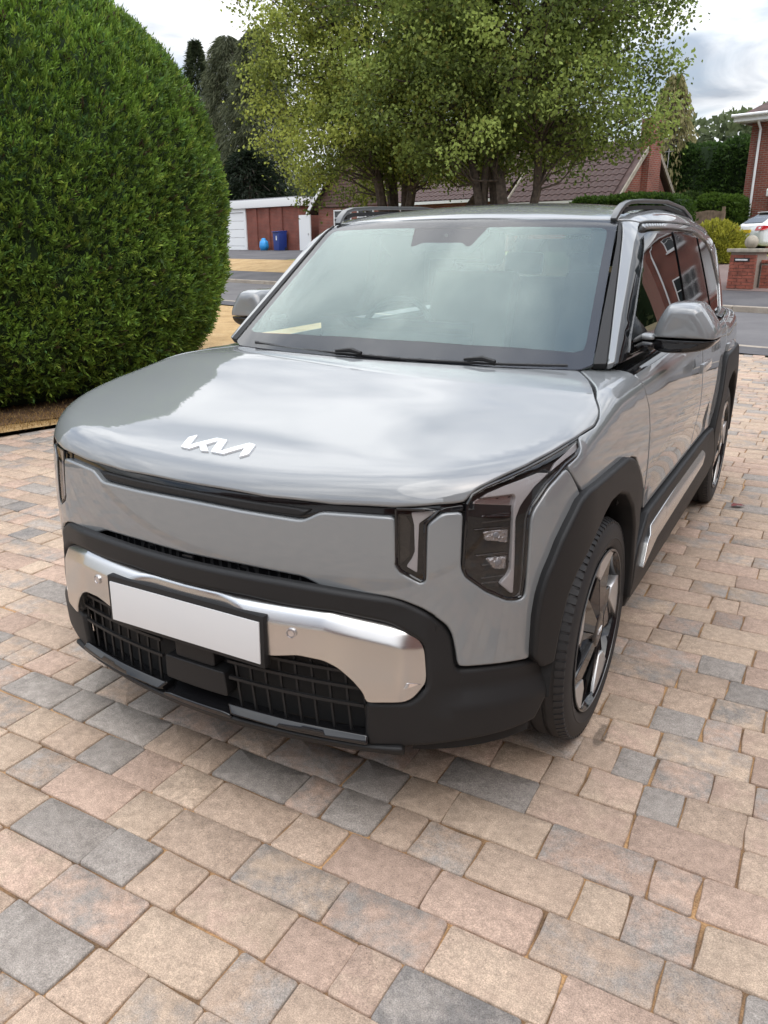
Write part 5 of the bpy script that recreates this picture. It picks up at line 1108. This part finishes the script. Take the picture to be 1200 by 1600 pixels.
for s in (-1,1):
    MB().add([(gx+s*(hw+.35),-.25,1.75),(gx,-.25,ga+.05),(gx,-.25,ga+.28),(gx+s*(hw+.35),-.25,1.98),(gx+s*(hw+.35),-.19,1.75),(gx,-.19,ga+.05),(gx,-.19,ga+.28),(gx+s*(hw+.35),-.19,1.98)], [(0,1,2,3),(4,7,6,5),(0,4,5,1),(3,2,6,7),(0,3,7,4),(1,5,6,2)]).build('barge_board', 'white_paint', A)
    MB().add([(gx+s*(hw+.45),-.22,1.85),(gx,-.22,ga+.26),(gx,6,ga+.26),(gx+s*(hw+.45),6,1.85),(gx+s*(hw+.45),-.22,1.91),(gx,-.22,ga+.32),(gx,6,ga+.32),(gx+s*(hw+.45),6,1.91)], [(0,1,2,3),(4,7,6,5),(0,4,5,1),(3,2,6,7),(0,3,7,4),(1,5,6,2)]).build('roof', 'roof_tile', A)
window(A, 1.35, 2.75, .19, .75, 2.05, 2, (1.65,)); window(A, 3.25, 4.5, .19, .75, 2.05, 2, (1.65,))
MB().prism([(-.3,2.2),(.2,2.36),(4.6,6.0),(9.0,2.36),(9.2,2.2)], 6.7, 13.4, 'x').build('roof', 'roof_tile', A)
tile_roof(A, 6.7, 13.3, -.35, 2.22, 4.55, 6.05, 300)
MB().box(6.6,13.5,-.45,-.34,2.08,2.2).build('gutter', 'white_paint', A)
# ---- tiled gable house right of it
B_ = local('gabled_house', 'steep tiled house with brick gable end, right of the darker spreading tree', 'house', 28.0, -20.9)
MB().box(.15,5.2,.25,3.75,-.3,2.1).build('wall', 'brick_red', B_)
MB().prism([(.2,2.05),(3.8,2.05),(2.0,4.0)], 5.05, 5.2, 'x').build('gable_wall', 'brick_red', B_)
MB().box(5.205,5.5,1.55,2.45,-.3,3.55).build('chimney_breast', 'brick_red', B_); MB().box(5.0,5.5,1.6,2.4,3.55,4.9).build('chimney', 'brick_red', B_)
MB().prism([(-.1,1.98),(2.0,4.10),(4.1,1.98),(4.1,2.04),(2.0,4.18),(-.1,2.04)], 0, 5.35, 'x').build('roof', 'roof_tile', B_)
tile_roof(B_, .05, 5.3, -.22, 1.98, 1.97, 4.18, 300)
for s in (0, 1):
    for xx in (5.36, -.06):
        y0, y1 = (-.25,2.0) if s == 0 else (4.25,2.0)
        MB().add([(xx,y0,1.86),(xx,y1,4.10),(xx,y1,4.30),(xx,y0,2.06),(xx+.06,y0,1.86),(xx+.06,y1,4.10),(xx+.06,y1,4.30),(xx+.06,y0,2.06)], [(0,1,2,3),(4,7,6,5),(0,4,5,1),(3,2,6,7),(0,3,7,4),(1,5,6,2)]).build('verge', 'stone_cap', B_)
MB().box(-.1,5.5,-.32,-.22,1.86,1.96).build('gutter', 'white_paint', B_)
MB().tube([(5.45,3.1,3.2),(5.45,3.1,3.9)], .015, 5).tube([(5.25,3.1,3.8),(5.65,3.1,3.8)], .012, 5).build('aerial', 'tarnish', B_)
# ---- two-storey brick house at the right edge
C_ = local('brick_house', 'two-storey red brick house with white downpipe at the right edge of the picture', 'house', 31.0, -12.2, z=1.0)
MB().box(0,10,0,8,-.3,4.75).build('wall', 'brick_red', C_)
MB().add([(-.45,-.45,4.78),(10.5,-.45,4.78),(10.5,8.5,4.78),(-.45,8.5,4.78),(3.6,4,7.6),(6.5,4,7.6)], [(0,1,5,4),(1,2,5),(2,3,4,5),(3,0,4),(0,3,2,1)]).build('roof', 'roof_tile', C_)
MB().box(-.5,10.5,-.5,-.42,4.62,4.80).box(-.5,-.42,-.42,8.5,4.62,4.80).box(-.42,10.5,-.42,0,4.60,4.66).build('fascia', 'upvc', C_)
MB().tube([(-.56,-.56,4.82),(10.5,-.56,4.82)], .06, 8).build('gutter', 'upvc', C_, smooth=True)
MB().tube([(.35,-.52,4.78),(.35,-.30,4.55),(.35,-.07,4.35),(.35,-.07,-.2)], .045, 8).build('downpipe', 'upvc', C_, smooth=True)
MB().box(.30,1.0,.9,1.9,4.85,9.0).build('chimney', 'brick_red', C_)
window(C_, 1.75, 4.2, -.01, .35, 1.75, 3, (1.05,)); MB().prism([(-.75,2.02),(-.003,2.02),(-.003,2.55),(-.75,2.25)], 1.15, 4.8, 'x').build('bay_canopy', 'upvc', C_, bevel=.02)
for k in range(10): MB().box(1.2+k*.36,1.5+k*.36,-.79,-.752,2.04,2.20).build('canopy_trim', 'white_paint', C_)
window(C_, 2.2, 3.9, -.01, 3.0, 4.1, 2, (3.6,))
for x_ in (5.2,7.6): window(C_, x_, x_+1.3, -.01, 3.0, 4.1, 2, (3.6,))
window(C_, 7.3, 9.2, -.01, .5, 1.8, 3, (1.2,)); MB().box(5.3,6.3,-.06,.0,-.2,2.0).build('front_door', 'upvc', C_); MB().box(5.0,6.6,-.7,-.003,2.1,2.3).build('porch_roof', 'upvc', C_, bevel=.02)
for x_ in (5.05,6.45): MB().box(x_,x_+.1,-.66,-.56,-.2,2.1).build('porch_post', 'upvc', C_)
MB().tube([(9.7,-.07,4.6),(9.7,-.07,-.2)], .045, 8).build('downpipe', 'upvc', C_, smooth=True)
# ---- gate pillar with ball, low wall: bricks laid one by one
P_ = local('gate_pillar', 'red brick gate pillar with stone cap and ball beside the white car', 'pillar', 18.35, -6.35, z=.44)
def lay(parent, x0, x1, y0, y1, z0, rows, bl=.225, name='brick'):
    for r_ in range(rows):
        z = z0+r_*.075
        for face in (0,1):
            n0 = int(round(((x1-x0) if face == 0 else (y1-y0))/bl)); st = (r_+face)%2*bl*.5
            e0, e1 = (x0,x1) if face == 0 else (y0,y1); a_ = e0
            cuts = sorted({e0, e1, *[c for c in (e0+st+k*bl for k in range(n0+2)) if e0+.04 < c < e1-.04]})
            for c0, c1 in zip(cuts, cuts[1:]):
                pr = random.uniform(0,.004)
                if face == 0: MB().box(c0+.005,c1-.005,y0-.006-pr,y0+.06,z+.005,z+.07).build(name, 'brick_piece', parent)
                else: MB().box(x0-.006-pr,x0+.05,c0+.066,c1-.005,z+.005,z+.07).build(name, 'brick_piece', parent) if c1-c0 > .1 else None
MB().box(-.29,.29,-.29,.29,-.3,.80).build('core', 'mortar', P_); lay(P_, -.30, .30, -.30, .30, 0, 10)
MB().box(-.37,.37,-.37,.37,.802,.88).build('cap', 'stone_cap', P_, bevel=.02)
bm = bmesh.new(); bmesh.ops.create_uvsphere(bm, u_segments=24, v_segments=16, radius=.15); me = bpy.data.meshes.new('ball'); bm.to_mesh(me); bm.free(); me.polygons.foreach_set('use_smooth', np.ones(len(me.polygons),bool)); link('ball', me, 'stone_cap', P_, (.02,0,1.02))
pl = MB().box(-.19,.16,-.325,-.312,.60,.68).build('name_plate', 'gate_black', P_)
for k in range(10): MB().box(-.155+k*.028,-.135+k*.028,-.331,-.326,.622,.655).build('letter', 'upvc', pl)
Wl = local('low_garden_wall', 'low red brick garden wall running right from the gate pillar', 'wall', 18.40, -4.5, z=.44)
MB().box(-1.52,4.5,-.10,.10,-.3,.56).build('core', 'mortar', Wl); lay(Wl, -1.5, 1.6, -.11, .09, 0, 7)
for k in range(28): MB().box(-1.52+k*.112,-1.418+k*.112,-.14,.14,.562+.05*max(0,1-abs(k-0)/5.)*0,.635).build('coping_brick', 'brick_piece', Wl, bevel=.012, seg=1)
# ---- fence and gate left of the laurel
Fn = local('timber_fence', 'weathered timber fence panels above the black gate', 'fence', 28.6, -14.6, z=1.9)
for k in range(26): MB().box(k*.112,k*.112+.104,0,.02,.0,.62+.02*math.sin(k*.7)).build('board', 'fence_wood', Fn)
for k in range(3): MB().box(-.05+k*1.42,.05+k*1.42,-.05,-.002,-.8,.75).build('post', 'fence_wood', Fn)
Gt = local('black_gate', 'black boarded gate below the timber fence', 'gate', 28.0, -14.2, z=1.0)
for k in range(3): MB().box(k*.95,k*.95+.92,0,.04,.02,1.0).build('board', 'gate_black', Gt, bevel=.005, seg=1)
for k in range(4): MB().box(k*.95-.03,k*.95+.03,.041,.08,0,1.05).build('post', 'gate_black', Gt)
# ---- white hatchback on the drive of the brick house, tail towards the street
def hatchback():
    root = tag(empty('white_hatchback', UT(27.4,-10.35,-.05), RZ+R(52)), 'white hatchback parked on the opposite drive behind the brick pillar, rear lamp showing', 'car')
    # stations along its length x (tail at 0): x, floor, belt, roof, half width low, half width belt, half width roof
    S = [(0,.42,.72,.74,.70,.72,.70),(.05,.36,.86,.90,.80,.80,.74),(.16,.32,.93,1.02,.86,.84,.70),(.45,.30,.95,1.22,.89,.86,.62),(.80,.30,.94,1.36,.90,.865,.60),(1.4,.24,.92,1.42,.90,.87,.60),(2.2,.22,.90,1.41,.90,.87,.60),(2.8,.22,.90,1.28,.90,.87,.60),(3.25,.24,.90,1.02,.89,.85,.66),(3.9,.28,.84,.88,.86,.80,.68),(4.3,.36,.66,.68,.74,.68,.60)]
    V = []; F_ = []; ring = 10
    for x, fl, be, ro, wl, wb, wr in S:
        V += [(x,s*w,z) for s in (-1,) for w,z in ((wl*.92,fl),(wl,fl+.12),(wb,be-.12),(wb*.985,be),(wr,ro))]+[(x,w,z) for w,z in ((wr,ro),(wb*.985,be),(wb,be-.12),(wl,fl+.12),(wl*.92,fl))]
    for i in range(len(S)-1):
        for k in range(ring): F_.append((i*ring+k, i*ring+(k+1)%ring, (i+1)*ring+(k+1)%ring, (i+1)*ring+k))
    mb = MB().add(V, F_+[tuple(range(ring)), tuple(range((len(S)-1)*ring, len(S)*ring))]); body = mb.build('body', 'white_car', root, bevel=.03, seg=2, angle=50)
    MB().add([(.20,-.60,1.03),(.20,.60,1.03),(.72,.52,1.345),(.72,-.52,1.345)], [(0,1,2,3)]).build('rear_window', 'window_glass', root, (-.03,0,.02))
    MB().box(.62,.92,-.58,.58,1.37,1.415).build('roof_spoiler', 'white_car', root, bevel=.02)
    for s in (-1,1):
        MB().add([(.03,s*.50,.80),(.09,s*.50,.93),(.13,s*.84,.95),(.42,s*.875,.93),(.20,s*.865,.82),(.06,s*.82,.80)], [(0,1,2,3,4,5)]).build('rear_lamp', 'lamp_red', root, (-.035,s*.015,0))
        MB().add([(.85,s*.875,.96),(1.5,s*.885,.96),(1.5,s*.68,1.33),(1.0,s*.68,1.29)], [(0,1,2,3)]).build('side_window', 'window_glass', root)
        MB().add([(1.56,s*.885,.96),(2.6,s*.885,.96),(2.5,s*.68,1.30),(1.56,s*.68,1.34)], [(0,1,2,3)]).build('side_window', 'window_glass', root)
        for xw in (.86,3.45):
            wv = empty('wheel', (xw, s*.80, .32), math.pi/2 if s > 0 else -math.pi/2, root)
            MB().lathe([(.20,-.12),(.31,-.11),(.32,-.08),(.32,.06),(.31,.085),(.235,.09)], 36).build('tyre', 'rubber', wv, smooth=True)
            MB().lathe([(.235,.088),(.225,.05),(.03,.03)], 36).build('rim', 'gloss_black', wv, smooth=True)
            for k in range(5):
                a_ = 2*math.pi*k/5; c_, q_ = math.cos(a_), math.sin(a_); MB().add([(.092,c_*.04-q_*.03,q_*.04+c_*.03),(.092,c_*.04+q_*.03,q_*.04-c_*.03),(.092,c_*.225+q_*.018,q_*.225-c_*.018),(.092,c_*.225-q_*.018,q_*.225+c_*.018)], [(0,1,2,3)]).build('spoke', 'alloy', wv)
            MB().lathe([(.36,.105),(.345,.11),(.345,.02)], 36).build('arch_gap', 'dark', wv, smooth=True)
    MB().box(-.03,.02,-.26,.26,.72,.83).build('number_plate', 'plate_yellow', root); MB().box(-.02,.10,-.72,.72,.34,.44).build('rear_diffuser', 'cladding', root, bevel=.02)
hatchback()
# ---- the house this drive belongs to: right of and behind the camera, seen only in the paint and glass
H_ = tag(empty('home_house', (5.6,0,0)), 'red brick house with white windows beside the drive, mirrored in the car door', 'house')
MB().box(0,6,-6,9,-.2,5.2).build('wall', 'brick_red', H_)
MB().prism([(-.5,5.2),(6.5,5.2),(3,8)], -6.4, 9.4, 'y').build('roof', 'roof_tile', H_); MB().box(-.52,-.4,-6.4,9.4,5.02,5.2).build('fascia', 'upvc', H_)
def side_window(y0, y1, z0, z1):
    f = MB().box(-.06,.02,y0,y1,z0,z0+.07).box(-.06,.02,y0,y1,z1-.07,z1).box(-.058,.02,y0,y0+.07,z0+.07,z1-.07).box(-.058,.02,y1-.07,y1,z0+.07,z1-.07).box(-.056,.02,(y0+y1)/2-.04,(y0+y1)/2+.04,z0+.07,z1-.07); w_ = f.build('window', 'upvc', H_)
    MB().box(-.02,-.004,y0+.06,y1-.06,z0+.06,z1-.06).build('pane', 'window_glass', w_); MB().box(-.12,0,y0-.1,y1+.1,z0-.08,z0-.003).build('sill', 'upvc', w_)
for y0 in (-4.5,1.0,5.2): side_window(y0,y0+1.5,2.9,4.2)
side_window(5.0,7.2,.7,2.1); side_window(-4.8,-2.8,.7,2.1)
dd_ = MB().box(-.08,.02,1.1,2.1,.0,2.1).build('front_door', 'upvc', H_); MB().box(-.12,-.081,1.95,2.0,.95,1.15).build('handle', 'chrome', dd_)
MB().box(-.9,0,.7,2.5,2.3,2.45).build('porch_canopy', 'upvc', H_, bevel=.02)
G2 = tag(empty('home_garage', (0,-8.5,0)), 'red brick garage wing behind the viewer, mirrored faintly in the nose of the car', 'garage')
MB().box(-7,5.4,-5,0,-.2,2.7).build('wall', 'brick_red', G2); MB().prism([(-5.4,2.7),(.4,2.7),(-2.5,4.9)], -7.3, 5.5, 'x').build('roof', 'roof_tile', G2)
gdd = MB().box(-3.4,1.6,.0,.05,2.1,2.3).build('garage_door', 'upvc', G2)
for k in range(4): MB().box(-3.3,1.5,.004,.04,.02+k*.52,.52+k*.52).build('door_panel', 'upvc', gdd, bevel=.01, seg=1)
